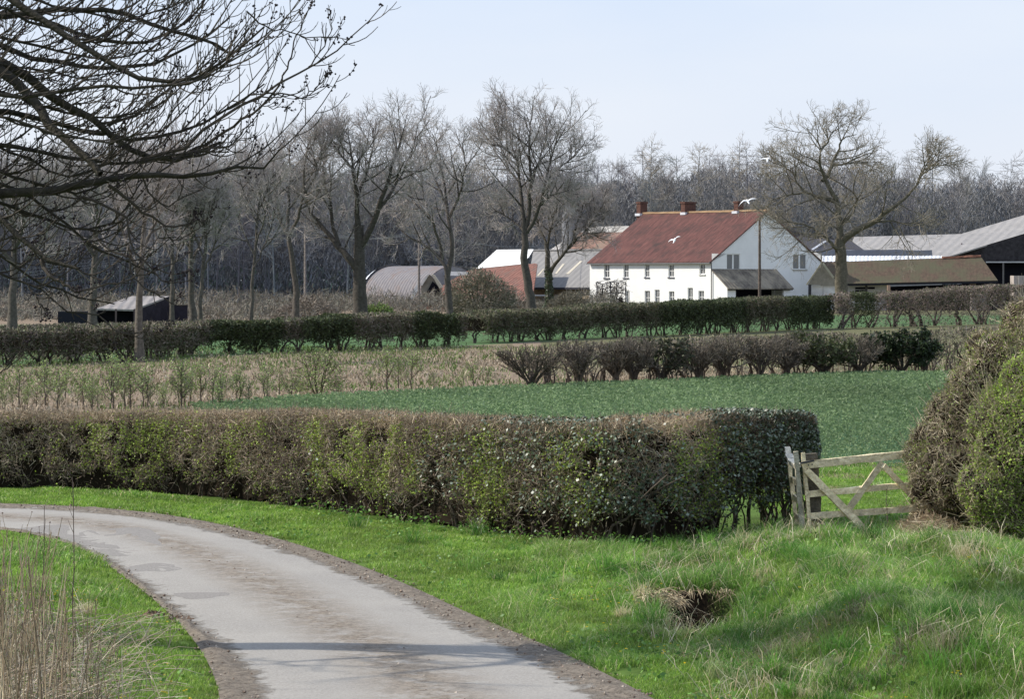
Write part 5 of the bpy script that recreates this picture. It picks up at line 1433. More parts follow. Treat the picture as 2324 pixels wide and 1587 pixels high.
# grey sheeted barn
gb = thing('barn', W(1290, 700, 338) * [1, 1, 0], 'grey sheet-roofed barn with pale rooflight strips left of the farmhouse', 'barn')
nr = slope_normal(FN, math.radians(35)); P0 = W(1290, 652, 336)
M_sheet = roof_mat('grey_sheets', (.19, .185, .185), (.27, .265, .26), (E1[0], E1[1]), 1.0, .5, None, .6)
ol = plane_pts(P0, nr, [Cb(-80, 1288), Cb(-40, 1000), Cb(-5, 800), Cb(60, 797), Cb(1100, 790), Cb(900, 1000), Cb(900, 1290)])
m = MB(); m.solid(ol, -nr * .12); rf = m.build('roof', M_sheet, gb)
for k_, ql in enumerate(([(275, 1112), (300, 1112), (402, 985), (372, 985)], [(415, 1118), (452, 1118), (632, 948), (600, 948)], [(40, 1140), (62, 1140), (140, 1050), (120, 1050)])):
    m = MB(); m.solid([p + nr * .03 for p in plane_pts(P0, nr, [Cb(*q_) for q_ in ql])], -nr * .025, (.5, .46, .38)); m.build('rooflight', M_obj, rf)
m = MB(); a, b = plane_pts(P0, nr, [Cb(-85, 1292), Cb(905, 1292)]); m.bar(a - UP * .1, b - UP * .1, .15, .16, C=(.05, .05, .065)); m.build('gutter', M_obj, gb)
m = MB(); a0 = a + E2 * .5; b0 = b + E2 * .5; m.poly([a0 * [1, 1, 0], b0 * [1, 1, 0], b0 - UP * .05, a0 - UP * .05], (.36, .28, .19)); m.build('wall', mat('buff_brick', None, .9, .1, nscale=3, namt=.4), gb)
m = MB(); a, b = plane_pts(P0, nr, [Cb(-5, 815), Cb(1100, 808)]); m.bar(a + nr * .05, b + nr * .05, .25, .12, C=(.2, .2, .2)); m.build('ridge_cap', M_obj, rf)
m = MB(); m.solid([p - E2 * .2 for p in [W(1215, 672, 334), W(1240, 672, 334), W(1240, 669, 334), W(1215, 669, 334)]], E2 * .15, (.7, .72, .75)); m.build('white_ledge', M_obj, gb)

# red barn with pale ridge sheet behind
rb = thing('barn', W(1370, 700, 352) * [1, 1, 0], 'barn showing a faded red tiled roof under a pale ridge, behind the grey barn', 'barn')
nr2 = slope_normal(FN, math.radians(38)); P2 = W(1380, 565, 345)
M_red2 = roof_mat('faded_tiles', (.2, .115, .092), (.30, .185, .145), (E1[0], E1[1]), .3, .4, (.19, .17, .13), .2, mossamt=.6)
m = MB(); m.solid(plane_pts(P2, nr2, [Cb(300, 960), Cb(470, 770), Cb(590, 575), Cb(640, 560), Cb(1200, 560), Cb(1200, 960)]), -nr2 * .12); rf = m.build('roof', M_red2, rb)
m = MB(); m.solid([p + nr2 * .02 for p in plane_pts(P2, nr2, [Cb(600, 580), Cb(690, 505), Cb(1230, 497), Cb(1230, 575)])], -nr2 * .015, (.4, .385, .36)); m.build('ridge_sheet', M_obj, rf)
m = MB(); a = plane_pts(P2, nr2, [Cb(300, 960)])[0] + E2 * .4; b = plane_pts(P2, nr2, [Cb(1200, 960)])[0] + E2 * .4; m.poly([a * [1, 1, 0], b * [1, 1, 0], b, a], (.25, .15, .11)); m.build('wall', M_brick, rb)
m = MB(); m.solid(plane_pts(P2 + E2 * .6, nr2, [Cb(170, 830), Cb(380, 690), Cb(330, 830)]), -nr2 * .1, (.42, .4, .38)); m.build('verge_board', M_obj, rf)

# pantiled outbuilding with white sheet over its upper slope
ob = thing('outbuilding', W(1120, 715, 330) * [1, 1, 0], 'outbuilding with red pantiled slope and white sheeting along its top, behind the tallest tree', 'outbuilding')
nr3 = slope_normal(FN, math.radians(29)); P3 = W(1150, 600, 338)
M_red3 = roof_mat('clay_tiles', (.11, .047, .04), (.28, .14, .108), (E1[0], E1[1]), .55, .5, (.12, .1, .085), .1, mossamt=.62)
m = MB(); m.solid(plane_pts(P3, nr3, [(945, 684), (1058, 616), Cd(1368, 788), Cd(1900, 738), Cd(1920, 745), Cd(1872, 1075)]), -nr3 * .1); rf = m.build('roof', M_red3, ob)
m = MB(); m.solid([p + nr3 * .06 for p in plane_pts(P3, nr3, [Cd(1368, 790), Cd(1558, 620), Cd(1887, 616), Cd(1842, 688), Cd(1780, 748)])], -nr3 * .05, (1, 1, 1)); m.build('white_sheeting', M_white, rf)
m = MB(); a, b = plane_pts(P3, nr3, [(950, 684), Cd(1872, 1075)]); a = a + E2 * .5; b = b + E2 * .5; m.poly([a * [1, 1, 0], b * [1, 1, 0], b, a]); m.build('wall', M_brick, ob)

# arched sheet-iron hut
hut = thing('arched_hut', W(890, 715, 345) * [1, 1, 0], 'low arched sheet-iron hut with light rusty-edged end, right of the thick-trunked tree', 'hut')
Hc = W(884, 690, 352); Hc[2] = 0; Rh = 4.75
m = MB(); K = 18; UL = 11.5
V = []; 
for u in np.linspace(0, 1, 14):
    for k in range(K + 1):
        a = math.pi * k / K; V.append(Hc - E1 * (UL * u) - E2 * (Rh * math.cos(a)) + UP * (Rh * math.sin(a) * 1.0 + .0))
ix = np.arange(14 * (K + 1)).reshape(14, K + 1)
m.add(V, np.stack([ix[:-1, :-1], ix[1:, :-1], ix[1:, 1:], ix[:-1, 1:]], -1).reshape(-1, 4), (1, 1, 1))
M_corr = roof_mat('corrugated_iron', (.16, .155, .17), (.235, .22, .225), (E1[0], E1[1]), .5, .6, (.2, .15, .13), .3, mossamt=.62); m.build('arched_roof', M_corr, hut, smooth=True)
m = MB(); V = [Hc + E1 * .03 - E2 * (Rh * math.cos(math.pi * k / K)) + UP * (Rh * math.sin(math.pi * k / K)) for k in range(K + 1)]; m.poly(V, (.5, .52, .55)); m.build('end_wall', M_obj, hut)
m = MB(); m.poly([v - E1 * (UL - .05) for v in V], (.3, .29, .3)); m.build('end_wall', M_obj, hut)
m = MB()
for k in range(K):
    a, b = V[k], V[k + 1]; c_ = Hc; m.poly([a + E1 * .05, b + E1 * .05, b + (b - c_) * .05 + E1 * .05 - E1 * .7, a + (a - c_) * .05 + E1 * .05 - E1 * .7], (.62, .66, .72))  # sunlight on the end rim painted as a pale band
m.build('pale_rim', M_obj, hut)
m = MB(); m.bar(W(916, 619, 346.2), W(916, 664, 346.2), .35, .2, (0, 1, 0), (.05, .035, .035)); m.build('rusty_flue', M_obj, hut)
m = MB(); a, b = W(919, 618, 346.4), W(1062, 622, 340); m.bar(a, b, .12, .45, C=(.34, .36, .4)); m.build('light_strip', M_obj, hut)

# small pointed shed with dark doorway and fallen red roof
sh = thing('shed', W(970, 715, 333) * [1, 1, 0], 'tiny tumbledown pointed shed with dark triangular opening and bleached boards', 'shed')
Ys = 334.0
pt = lambda x, y, dy=0: W(*Cf(x, y), Ys + dy)
m = MB(); m.poly([pt(1470, 900), pt(1460, 590), pt(1620, 400), pt(1830, 640), pt(1830, 900)], (.2, .19, .16)); m.build('wall', M_obj, sh)
m = MB(); m.poly([pt(1540, 760, -.15), pt(1665, 520, -.15), pt(1800, 640, -.15), pt(1800, 760, -.15)]); m.build('doorway', M_dark, sh)  # black sheet painting the shade inside the doorway
m = MB(); m.solid([pt(1455, 590, -.4), pt(1560, 420, -.4), pt(1610, 395, -.4), pt(1480, 600, -.4)], [0, 3.5, 0], (.62, .6, .55)); m.solid([pt(1640, 390, -.4), pt(1700, 410, -.4), pt(1850, 630, -.4), pt(1790, 650, -.4)], [0, 3.5, 0], (.5, .46, .36)); m.solid([pt(1270, 880, -.5), pt(1300, 700, -.5), pt(1400, 565, -.5), pt(1400, 690, -.5), pt(1310, 870, -.5)], [0, .3, 0], (.66, .66, .64)); m.build('board', M_obj, sh)

# right-hand yard: hipped roof, long barn, white sheet roof, mossy shed
hr = thing('hipped_building', W(1885, 700, 345) * [1, 1, 0], 'low building with dark hipped slate roof between farmhouse gable and the oak trunk', 'building')
nh_ = slope_normal(GN, math.radians(30)); P4 = W(1880, 560, 345)
M_slate = roof_mat('slates', (.085, .08, .085), (.13, .12, .125), (E2[0], E2[1]), .4, .3, None, .3)
m = MB(); m.solid(plane_pts(P4, nh_, [Ce(-130, 455), Ce(20, 300), Ce(80, 295), Ce(595, 345), Ce(745, 450)]), -nh_ * .1); rf = m.build('roof', M_slate, hr)
m = MB(); a, b = [p + nh_ * .05 for p in plane_pts(P4, nh_, [Ce(195, 432), Ce(330, 345)])]; m.bar(a, b, .22, .06, tuple(nh_), (.7, .7, .72)); m.build('hip_flashing', M_obj, rf)
m = MB(); a, b = plane_pts(P4, nh_, [Ce(-130, 450), Ce(745, 446)]); m.poly([a * [1, 1, 0], b * [1, 1, 0], b, a]); m.build('wall', M_brick, hr)
m = MB(); a, b = W(*Ce(230, 470), 341), W(*Ce(1400, 466), 341); m.bar(a, b, .5, .75, C=(.27, .28, .32), seg=10, jit=.03); m.build('lower_eave', M_obj, hr)

lb = thing('barn', W(2230, 700, 350) * [1, 1, 0], 'huge barn with long pale grey sheet roof and dark boarded gable at the right', 'barn')
nb = slope_normal(nrm(np.array([-.45, -.9, 0])), math.radians(16)); P5 = W(2020, 560, 350)
ev = nrm(np.cross(nb, UP))
M_pale = roof_mat('pale_sheets', (.26, .25, .24), (.36, .345, .335), (float(ev[0]), float(ev[1])), 1.1, .35, (.27, .26, .25), .0, mossamt=.6)
m = MB(); m.solid(plane_pts(P5, nb, [Ce(740, 462), Ce(600, 340), Ce(620, 300), Ce(1690, 270), Ce(2420, 238), Ce(1545, 503)]), -nb * .15); m.build('roof', M_pale, lb)
nb2 = slope_normal(nrm(np.array([-.6, -.8, 0])), math.radians(19)); P6 = W(2200, 540, 351)
m = MB(); m.solid(plane_pts(P6, nb2, [Ce(1690, 270), Ce(2324, 80), Ce(2600, 10), Ce(2600, 226), Ce(2420, 240)]), -nb2 * .15); m.build('roof', M_pale, lb)
m = MB(); gp_ = [W(*Ce(*q_), 345.5) for q_ in [(1535, 505), (2420, 245), (2650, 170), (2650, 560), (1940, 556), (1700, 556)]]; m.solid(gp_, [0, .2, 0]); m.build('boarded_gable', M_board, lb)
m = MB(); m.poly([W(*Ce(*q_), 346.5) for q_ in [(1700, 556), (2650, 556), (2650, 1080), (1700, 1080)]]); m.build('open_bay_shade', M_dark, lb)  # flat black sheet standing in for the bay's inner shade
m = MB(); m.bar(W(*Ce(1940, 553), 345.2), W(*Ce(2650, 553), 345.2), .12, .14, C=(.5, .5, .5)); m.build('gutter', M_obj, lb)
for px_ in (2115, 2440):
    m = MB(); m.bar(W(*Ce(px_, 1075), 345.2), W(*Ce(px_, 560), 345.2), .18, .18, (0, 1, 0), (.16, .15, .14)); m.build('post', M_obj, lb)
m = MB(); m.bar(W(*Ce(1697, 450), 347), W(*Ce(1697, 362), 347), .16, .16, (0, 1, 0), (.3, .25, .24)); m.build('vent_pipe', M_obj, lb)
bx = MB(); bx.solid([W(*Ce(*q_), 338) for q_ in [(2222, 690), (2420, 690), (2420, 1020), (2222, 1020)]], [0, 2.5, 0], (.42, .37, .34)); bx.bar(W(*Ce(2272, 690), 337.9), W(*Ce(2272, 1000), 337.9), .1, .1, (0, 1, 0), (.55, .5, .46))
tag(bx.build('storage_crate', M_obj), 'pale boxy crate standing in the dark open bay of the big barn', 'crate')

wl = thing('lean_to_roof', W(2000, 700, 334) * [1, 1, 0], 'low shiny white corrugated roof strip above the mossy shed ridge', 'roof')
m = MB(); NSEG = 90; V = []
for k in range(NSEG + 1):
    f = k / NSEG; xx = 295 + (1500 - 295) * f; w_ = .035 * math.sin(k * 2.1) + .03 * (rng.random() - .5)
    V += [W(*Ce(xx, 548 - 6 * f), 332) + UP * w_, W(*Ce(xx, 490 + 0 * f), 334.5) + UP * w_]
ix = np.arange((NSEG + 1) * 2).reshape(-1, 2); m.add(V, np.stack([ix[:-1, 0], ix[1:, 0], ix[1:, 1], ix[:-1, 1]], -1), (.75, .76, .78)); m.build('corrugated_sheet', mat('galvanised', None, .35, .6), wl)
m = MB(); m.poly([W(*Ce(295, 548), 332.1) * [1, 1, 0], W(*Ce(1500, 542), 332.1) * [1, 1, 0], W(*Ce(1500, 542), 332.1) - UP * .08, W(*Ce(295, 548), 332.1) - UP * .08], (.3, .3, .3)); m.build('wall', M_obj, wl)

cs = thing('cart_shed', W(2050, 700, 320) * [1, 1, 0], 'long open-fronted shed with mossy brown tiled roof behind the reddish hedge', 'shed')
nc = slope_normal(nrm(np.array([-.12, -1, 0])), math.radians(38)); P7 = W(2050, 620, 322)
ec = nrm(np.cross(nc, UP))
M_moss = roof_mat('mossy_tiles', (.075, .052, .04), (.15, .105, .075), (float(ec[0]), float(ec[1])), .35, .04, (.105, .10, .062), .0, mossamt=.52)
m = MB(); m.solid(plane_pts(P7, nc, [Ce(540, 770), Ce(400, 700), Ce(305, 556), Ce(1890, 497), Ce(2062, 738)]), -nc * .14); rf = m.build('roof', M_moss, cs)
m = MB(); a, b = [p + nc * .05 for p in plane_pts(P7, nc, [Ce(1500, 512), Ce(1892, 497)])]; m.bar(a, b, .3, .2, C=(.32, .15, .1), seg=10, jit=.02); m.build('ridge_tiles', M_obj, rf)
m = MB(); a, b = [p - UP * .12 for p in plane_pts(P7, nc, [Ce(535, 772), Ce(2064, 741)])]; m.bar(a, b, .16, .18, C=(.02, .02, .025)); m.build('eaves_beam', M_obj, cs)
m = MB(); m.poly([W(*Ce(*q_), 322.5) for q_ in [(960, 800), (2060, 765), (2060, 1080), (960, 1080)]]); m.build('open_front_shade', M_dark, cs)  # shade under the eaves made as a black sheet
m = MB(); m.poly([W(*Ce(*q_), 322.3) for q_ in [(540, 780), (960, 780), (960, 1080), (540, 1080)]], (.55, .53, .5)); m.build('white_wall', M_obj, cs)
for q_ in ([(628, 806), (735, 806), (735, 826), (628, 826)], [(628, 834), (735, 834), (735, 850), (628, 850)], [(752, 806), (826, 804), (826, 824), (752, 824)]):
    m = MB(); m.poly([W(*Ce(*k_), 322.22) for k_ in q_]); m.build('window_slot', M_dark, cs)
for px_ in (740, 1810, 2025):
    m = MB(); m.bar(W(*Ce(px_, 1060), 321.6), W(*Ce(px_, 770), 321.6), .22 if px_ != 1810 else .6, .22, (0, 1, 0), (.06, .055, .05) if px_ != 1810 else (.26, .19, .16)); m.build('post', M_obj, cs)
m = MB(); m.poly([W(*Ce(*q_), 319.6) for q_ in [(150, 785), (215, 690), (295, 560), (410, 700), (445, 790)]], (.27, .245, .2)); m.build('boarded_gable', mat('grey_boards', None, .9, .1, nscale=2, namt=.25), cs)
m = MB(); m.poly([W(*Ce(*q_), 319.9) for q_ in [(190, 790), (432, 790), (432, 1060), (190, 1060)]], (.62, .61, .6)); m.bar(W(*Ce(305, 1050), 319.8), W(*Ce(305, 800), 319.8), .06, .06, (0, 1, 0), (.4, .39, .38)); m.build('white_wall', M_obj, cs)
m = MB(); m.bar(W(*Ce(172, 1060), 319.4), W(*Ce(172, 780), 319.4), .3, .25, (0, 1, 0), (.04, .04, .045)); m.bar(W(*Ce(140, 782), 319.2), W(*Ce(300, 550), 319.2), .14, .14, (0, 1, 0), (.34, .31, .22)); m.bar(W(*Ce(296, 552), 319.2), W(*Ce(412, 712), 319.2), .2, .14, (0, 1, 0), (.38, .36, .27)); m.build('barge_board', M_obj, cs)
pst = MB(); pst.bar(W(*Ce(965, 1080), 318), W(*Ce(965, 785), 318), .3, .3, (0, 1, 0), (.4, .27, .2)); tag(pst.build('brick_pier', M_obj), 'thin pinkish pier rising from the hedge at the end of the white shed wall', 'pier')
tr = MB(); tr.solid([W(*Ce(*q_), 316) for q_ in [(1785, 830), (1965, 818), (1965, 836), (1785, 850)]], [0, 1.4, 0], (.4, .38, .37)); tr.solid([W(*Ce(*q_), 316.1) for q_ in [(1800, 850), (1950, 838), (1950, 1040), (1800, 1040)]], [0, 1.2, 0], (.2, .18, .17)); tag(tr.build('farm_trailer', M_obj), 'pale topped farm trailer edge just showing over the reddish hedge', 'trailer')
# dark roof slope just behind the gable
dk = thing('dark_building', W(1800, 700, 350) * [1, 1, 0], 'dark slated roof corner peeping out behind the white gable', 'building')
m = MB(); m.solid([W(*Ce(*q_), 349) for q_ in [(-60, 225), (10, 205), (30, 240), (180, 300), (180, 420), (-60, 420)]], [0, 6, 0]); m.build('roof', M_slate, dk)
m = MB(); m.poly([W(*Ce(*q_), 349.5) * ([1, 1, 0] if q_[1] > 900 else [1, 1, 1]) for q_ in [(-60, 420), (180, 420), (180, 1000), (-60, 1000)]]); m.build('wall', M_brick, dk)
# grain silo cap, pale, seen through the ivy-clad tree
sl0 = W(1308, 690, 372); zt_ = zat(sl0, 470); m = MB(); K = 24; Rr = 1.75
prof = [(1, 0), (1, zt_ - 1.3), (.93, zt_ - .75), (.72, zt_ - .3), (.4, zt_ - .08), (.02, zt_)]
V = [[sl0[0] + Rr * a * math.cos(2 * math.pi * k / K), sl0[1] + Rr * a * math.sin(2 * math.pi * k / K), z] for a, z in prof for k in range(K)]
ix = np.arange(len(prof) * K).reshape(len(prof), K); m.add(V, np.stack([ix[:-1], np.roll(ix, -1, 1)[:-1], np.roll(ix, -1, 1)[1:], ix[1:]], -1).reshape(-1, 4), (.17, .18, .20))
tag(m.build('silo', M_obj, smooth=True), 'pale domed silo half hidden by twigs behind the barns', 'silo')

# open shed far left
os_ = thing('open_shed', G(270, 740), 'low dark open-fronted shed with sloping grey roof among the left-hand trees', 'shed')
Yo = 214.0
fa = lambda x, y: (x * .31597, 411.2 + y * .31597)
w0 = lambda x, y, dy: W(*fa(x, y), Yo + dy)
m = MB(); m.solid([w0(693, 915, 0), w0(958, 922, 0), w0(1218, 826, 6), w0(945, 826, 6)], -UP * .12, (1, 1, 1)); m.build('roof', roof_mat('shed_sheets', (.23, .21, .2), (.33, .31, .3), (1, 0), .6, .4, None, .3), os_)
m = MB(); m.poly([w0(700, 920, .9), w0(965, 926, .9), w0(965, 1060, .9), w0(700, 1060, .9)]); m.build('open_front_shade', M_dark, os_)  # black sheet in place of the shed's shaded inside
m = MB(); m.poly([w0(955, 926, .1), w0(1215, 830, 5.9), w0(1215, 1040, 5.9), w0(955, 1060, .1)]); m.poly([w0(1215, 890, 5.8), w0(1348, 890, 5.8), w0(1348, 1040, 5.8), w0(1215, 1040, 5.8)]); m.build('side_wall', mat('purple_black_boards', (.035, .031, .04), .95, .05, nscale=2, namt=.3, attr=False), os_)
m = MB(); m.solid([w0(415, 938, .3), w0(700, 938, .3), w0(700, 1060, .3), w0(415, 1060, .3)], [0, 2, 0]); m.build('low_wall', mat('black_boards', (.022, .024, .032), .95, .05, attr=False), os_)
for px_ in (833, 968):
    m = MB(); m.bar(w0(px_, 1050, .05), w0(px_, 918, .05), .12, .12, (0, 1, 0), (.12, .09, .09)); m.build('post', M_obj, os_)

# ------------------------------------------------------------------ poles and wires
def pole(px, ptop, Yd, w_, label, arm=True, c=(.15, .125, .11)):
    b = W(px, 0, Yd); b[2] = 0; t_ = thing('telegraph_pole', b, label, 'pole'); top = W(px, ptop, Yd)
    P = np.stack([resample(np.array([b, (b + top) / 2, top]), 6, False)]); m = MB(); m.tubes(P, np.linspace(w_ * 1.2, w_ * .85, 6)[None], 8, c); m.add(top + np.array([[.1 * math.cos(a), .1 * math.sin(a), 0] for a in np.linspace(0, 6.28, 8)]), np.array([[0, i, i + 1] for i in range(1, 7)]), c); m.build('shaft', M_bark, t_, smooth=True)
    if arm:
        m = MB(); m.bar(top + [-.7, 0, -.25], top + [.7, 0, -.25], .1, .1, C=(.14, .12, .1)); ca = m.build('cross_arm', M_obj, t_)
        for dx in (-.6, 0, .6):
            m = MB(); m.bar(top + [dx, 0, -.2], top + [dx, 0, .02], .07, .07, (0, 1, 0), (.4, .4, .42)); m.build('insulator', M_obj, ca)
    return top
pole(1724, 494, 300, .13, 'dark telegraph pole standing in front of the white gable', False, (.13, .105, .09))
tp2 = pole(951, 524, 318, .12, 'grey telegraph pole rising in front of the arched hut', True, (.2, .18, .165))
tp1 = pole(692, 512, 330, .1, 'thin pale telegraph pole between the forked tree and the broad tree', True, (.26, .23, .2))
tp0 = W(-260, 640, 300)
for j, dx in enumerate((-.6, 0, .6)):
    for a, b, lab in ((tp0 + [0, dx, dx * .9], tp1 + [dx, 0, 0], 'overhead wire sagging from the left edge up to the thin pale pole'), (tp1 + [dx, 0, 0], tp2 + [dx, 0, 0], 'overhead wire between the thin pale pole and the grey pole'), (tp2 + [dx, 0, 0], W(1330, 545 + j * 4, 345), 'overhead wire from the grey pole towards the barns')):
        f = np.linspace(0, 1, 20)[:, None]; p = a * (1 - f) + b * f; p[:, 2] -= (1.1 * 4 * f * (1 - f))[:, 0]
        m = MB(); m.tubes(p[None], np.full((1, 20), .012), 4, (.2, .23, .24)); tag(m.build('overhead_wire', M_obj), lab, 'wire', lab.replace('wire', 'wires', 1))

# ------------------------------------------------------------------ gulls
def gull(px, py, Yd, yaw, pitch, roll, lw, rw, label, sz=1.0):
    """one continuous bird: body of revolution with wings drawn out of its sides. lw/rw: wing polylines (span, up, back)"""
    m = MB(); ks = 10
    prof = [(.21, .004, -.0), (.185, .016, 0), (.16, .032, .006), (.12, .042, .008), (.06, .058, 0), (0, .066, -.004), (-.08, .056, 0), (-.15, .034, .004), (-.21, .022, .006), (-.27, .03, .008)]
    V = []; Cc = []
    for (x_, rr, dz) in prof:
        for k in range(ks):
            a = 2 * math.pi * k / ks; flat = .35 if x_ < -.2 else .9
            V.append([x_, rr * (1.5 if x_ < -.2 else 1) * math.cos(a), dz + rr * flat * math.sin(a)]); Cc.append((.3, .12, .05) if x_ > .18 else (.85, .86, .88))
    ix = np.arange(len(prof) * ks).reshape(-1, ks)
    m.add(V, np.stack([ix[:-1], np.roll(ix, -1, 1)[:-1], np.roll(ix, -1, 1)[1:], ix[1:]], -1).reshape(-1, 4), np.array(Cc))
    for sgn, wl_ in ((1, lw), (-1, rw)):
        rows = []; cc = []
        for i_, (s_, u_, bk) in enumerate(wl_):
            f = i_ / (len(wl_) - 1); ch = .15 * (1 - f ** 1.6) + .012
            for (cx_, cz) in ((.5, 0), (.1, .012 * (1 - f)), (-.5, .0), (.1, -.01 * (1 - f))):
                rows.append([.03 + ch * cx_ - bk, sgn * s_, u_ + cz]); cc.append((.9, .91, .93) if f < .85 else (.25, .25, .27))
        nw = len(wl_); ix = np.arange(nw * 4).reshape(nw, 4)
        m.add(rows, np.stack([ix[:-1], np.roll(ix, -1, 1)[:-1], np.roll(ix, -1, 1)[1:], ix[1:]], -1).reshape(-1, 4), np.array(cc))
    V = np.concatenate(m.v); R_ = np.array((Matrix.Rotation(yaw, 3, 'Z') @ Matrix.Rotation(pitch, 3, 'Y') @ Matrix.Rotation(roll, 3, 'X'))); c = W(px, py, Yd)
    m.v = [(V * sz) @ R_.T + c]
    tag(m.build('gull', M_gull, smooth=True), label, 'gull', 'gulls flying past the farm')
D_ = math.radians
gull(1531, 545, 215, D_(70), D_(-38), D_(-28), [(.03, .02, 0), (.2, .1, .0), (.36, .08, .03), (.52, -.02, .1)], [(.03, .02, 0), (.2, .08, 0), (.36, .09, .04), (.52, .06, .12)], 'white gull banking in front of the red farmhouse roof', 1.3)
gull(1697, 457, 215, D_(105), D_(-30), D_(-8), [(.03, .02, 0), (.2, .05, 0), (.36, -.04, .04), (.54, -.2, .12)], [(.03, .02, 0), (.2, .1, 0), (.36, .12, .04), (.54, .12, .12)], 'white gull gliding beside the right-hand chimney', 1.35)
gull(1742, 362, 215, D_(80), D_(-35), D_(0), [(.03, .02, 0), (.2, .05, 0), (.36, .02, .04), (.54, -.04, .12)], [(.03, .03, 0), (.11, .17, .0), (.16, .33, .03), (.2, .5, .1)], 'white gull with one wing raised, higher, near the oak crown', 1.3)

# ------------------------------------------------------------------ near overhanging ash tree
r = np.random.default_rng(701)
Yt = 27.0
tb = np.array([-6.9, Yt + .4, 0.0])
ash = thing('ash_tree', tb, 'near ash tree whose dark budding branches hang in from the upper left', 'tree')
Q = lambda pts, y0, y1: np.array([W(px, py, Yt + y0 + (y1 - y0) * k / (len(pts) - 1)) for k, (px, py) in enumerate(pts)])
tj = lambda z, dx=0: [tb + [dx, 0, z]]
zt = lambda pts: [(a * .3795, b * .3795) for a, b in pts]
limbs = [
    # traced limb, start radius, end radius, joins the trunk?, depth range
    (zt([(0, 400), (130, 520), (230, 640), (300, 760), (420, 870), (540, 960), (600, 1040)]), .065, .028, 5.0, (0, -.6)),
    (zt([(0, 340), (60, 390), (250, 510), (420, 640), (600, 740), (700, 830), (830, 940), (1000, 965), (1200, 915), (1320, 850)]), .055, .014, 5.3, (.1, .9)),
    (zt([(-60, 1155), (0, 1150), (250, 1150), (500, 1095), (750, 1060), (950, 1040), (1200, 1060), (1400, 1000), (1560, 1012), (1640, 960), (1672, 895)]), .052, .007, 3.6, (.2, -.3)),
    ([(-30, 465), (0, 493), (32, 525), (79, 566), (95, 588), (136, 594), (180, 610)], .05, .014, 3.4, (-.5, -.9)),
    ([(0, 613), (63, 645), (107, 664), (136, 705), (167, 716), (226, 716)], .016, .006, 3.1, (-.2, -.6)),
    (zt([(0, 100), (300, 60), (560, 50), (750, 80), (950, 170), (1150, 200), (1280, 260), (1400, 340)]), .035, .012, 5.4, (.4, 1.2)),
    ([(-30, -40), (60, 20), (150, 80), (260, 150), (350, 190), (440, 180), (520, 130), (600, 60)], .04, .008, 6.0, (-.3, -1.0)),
    ([(-30, 90), (70, 130), (200, 155), (330, 150), (430, 110), (520, 40)], .03, .008, 5.1, (.8, 1.5)),
    ([(-30, 250), (60, 260), (190, 300), (330, 320), (420, 300), (520, 250), (600, 190)], .03, .007, 4.7, (.6, 1.3)),
    ([(-30, 215), (80, 215), (200, 195), (320, 205), (430, 185), (520, 150), (600, 95)], .024, .006, 4.8, (-.8, -1.3)),
    ([(-30, 330), (60, 335), (160, 360), (280, 372), (400, 350), (520, 345)], .026, .006, 4.3, (.3, .5)),
    ([(-30, 30), (90, 40), (210, 90), (320, 100), (420, 60), (480, -30)], .03, .008, 5.8, (1.0, 1.6)),
    ([(-30, 545), (40, 610), (110, 655), (190, 680), (260, 690)], .02, .006, 3.3, (.4, .6)),
    ([(-30, 400), (70, 445), (150, 500), (210, 560), (290, 600), (360, 625)], .02, .006, 3.9, (.5, .8)),
]
free = [   # traced side branches, starting on a limb
    ([(322, 362), (417, 334), (493, 273), (569, 228), (637, 190), (702, 152), (759, 125), (789, 87), (835, 45), (869, 8)], .020, .004, (.6, .9)),
    ([(380, 364), (474, 326), (562, 265), (600, 231), (637, 190)], .018, .01, (.9, .9)),
    ([(600, 212), (650, 212), (690, 222), (712, 205), (740, 196), (760, 200)], .009, .003, (.8, 1.0)),
    ([(690, 222), (730, 185), (748, 158)], .006, .003, (.9, 1.0)),
    ([(243, 284), (304, 266), (380, 201), (436, 186), (493, 167), (540, 120), (560, 60)], .016, .005, (.5, .8)),
    ([(436, 345), (520, 330), (560, 290), (592, 250)], .012, .004, (.2, .5)),
    ([(190, 447), (281, 487), (304, 570), (353, 623), (384, 645), (437, 638)], .014, .004, (0, -.4)),
    ([(294, 588), (300, 629), (348, 664), (385, 689), (408, 675), (414, 664)], .010, .003, (-.3, -.5)),
    ([(247, 421), (323, 478), (380, 516), (436, 509), (455, 493)], .018, .005, (0, .4)),
    ([(95, 588), (104, 616), (148, 645), (180, 664)], .022, .010, (-.7, -1.0)),
    ([(178, 661), (294, 635), (363, 616), (449, 566)], .011, .003, (-1.0, -.7)),
    ([(226, 718), (259, 752), (322, 768), (351, 762), (392, 730)], .007, .003, (-.6, -.7)),
    ([(65, 646), (90, 690), (110, 720)], .008, .003, (-.3, -.5)),
    ([(-20, 858), (20, 835), (54, 790), (70, 760)], .007, .003, (-.6, -.8)),
    ([(323, 400), (335, 440), (380, 470), (450, 430), (520, 380)], .010, .003, (.3, .6)),
    ([(560, 25), (600, 60), (690, 80), (790, 87)], .008, .004, (.7, .9)),
    ([(640, 190), (660, 120), (680, 60), (720, -10)], .009, .004, (.9, 1.2)),
    ([(700, 152), (740, 100), (752, 60), (745, 20)], .007, .003, (.9, .7)),
    ([(569, 228), (610, 245), (640, 243), (656, 246)], .006, .003, (.8, .8)),
    ([(360, 540), (410, 545), (470, 500), (490, 470)], .007, .003, (.2, .3)),
]
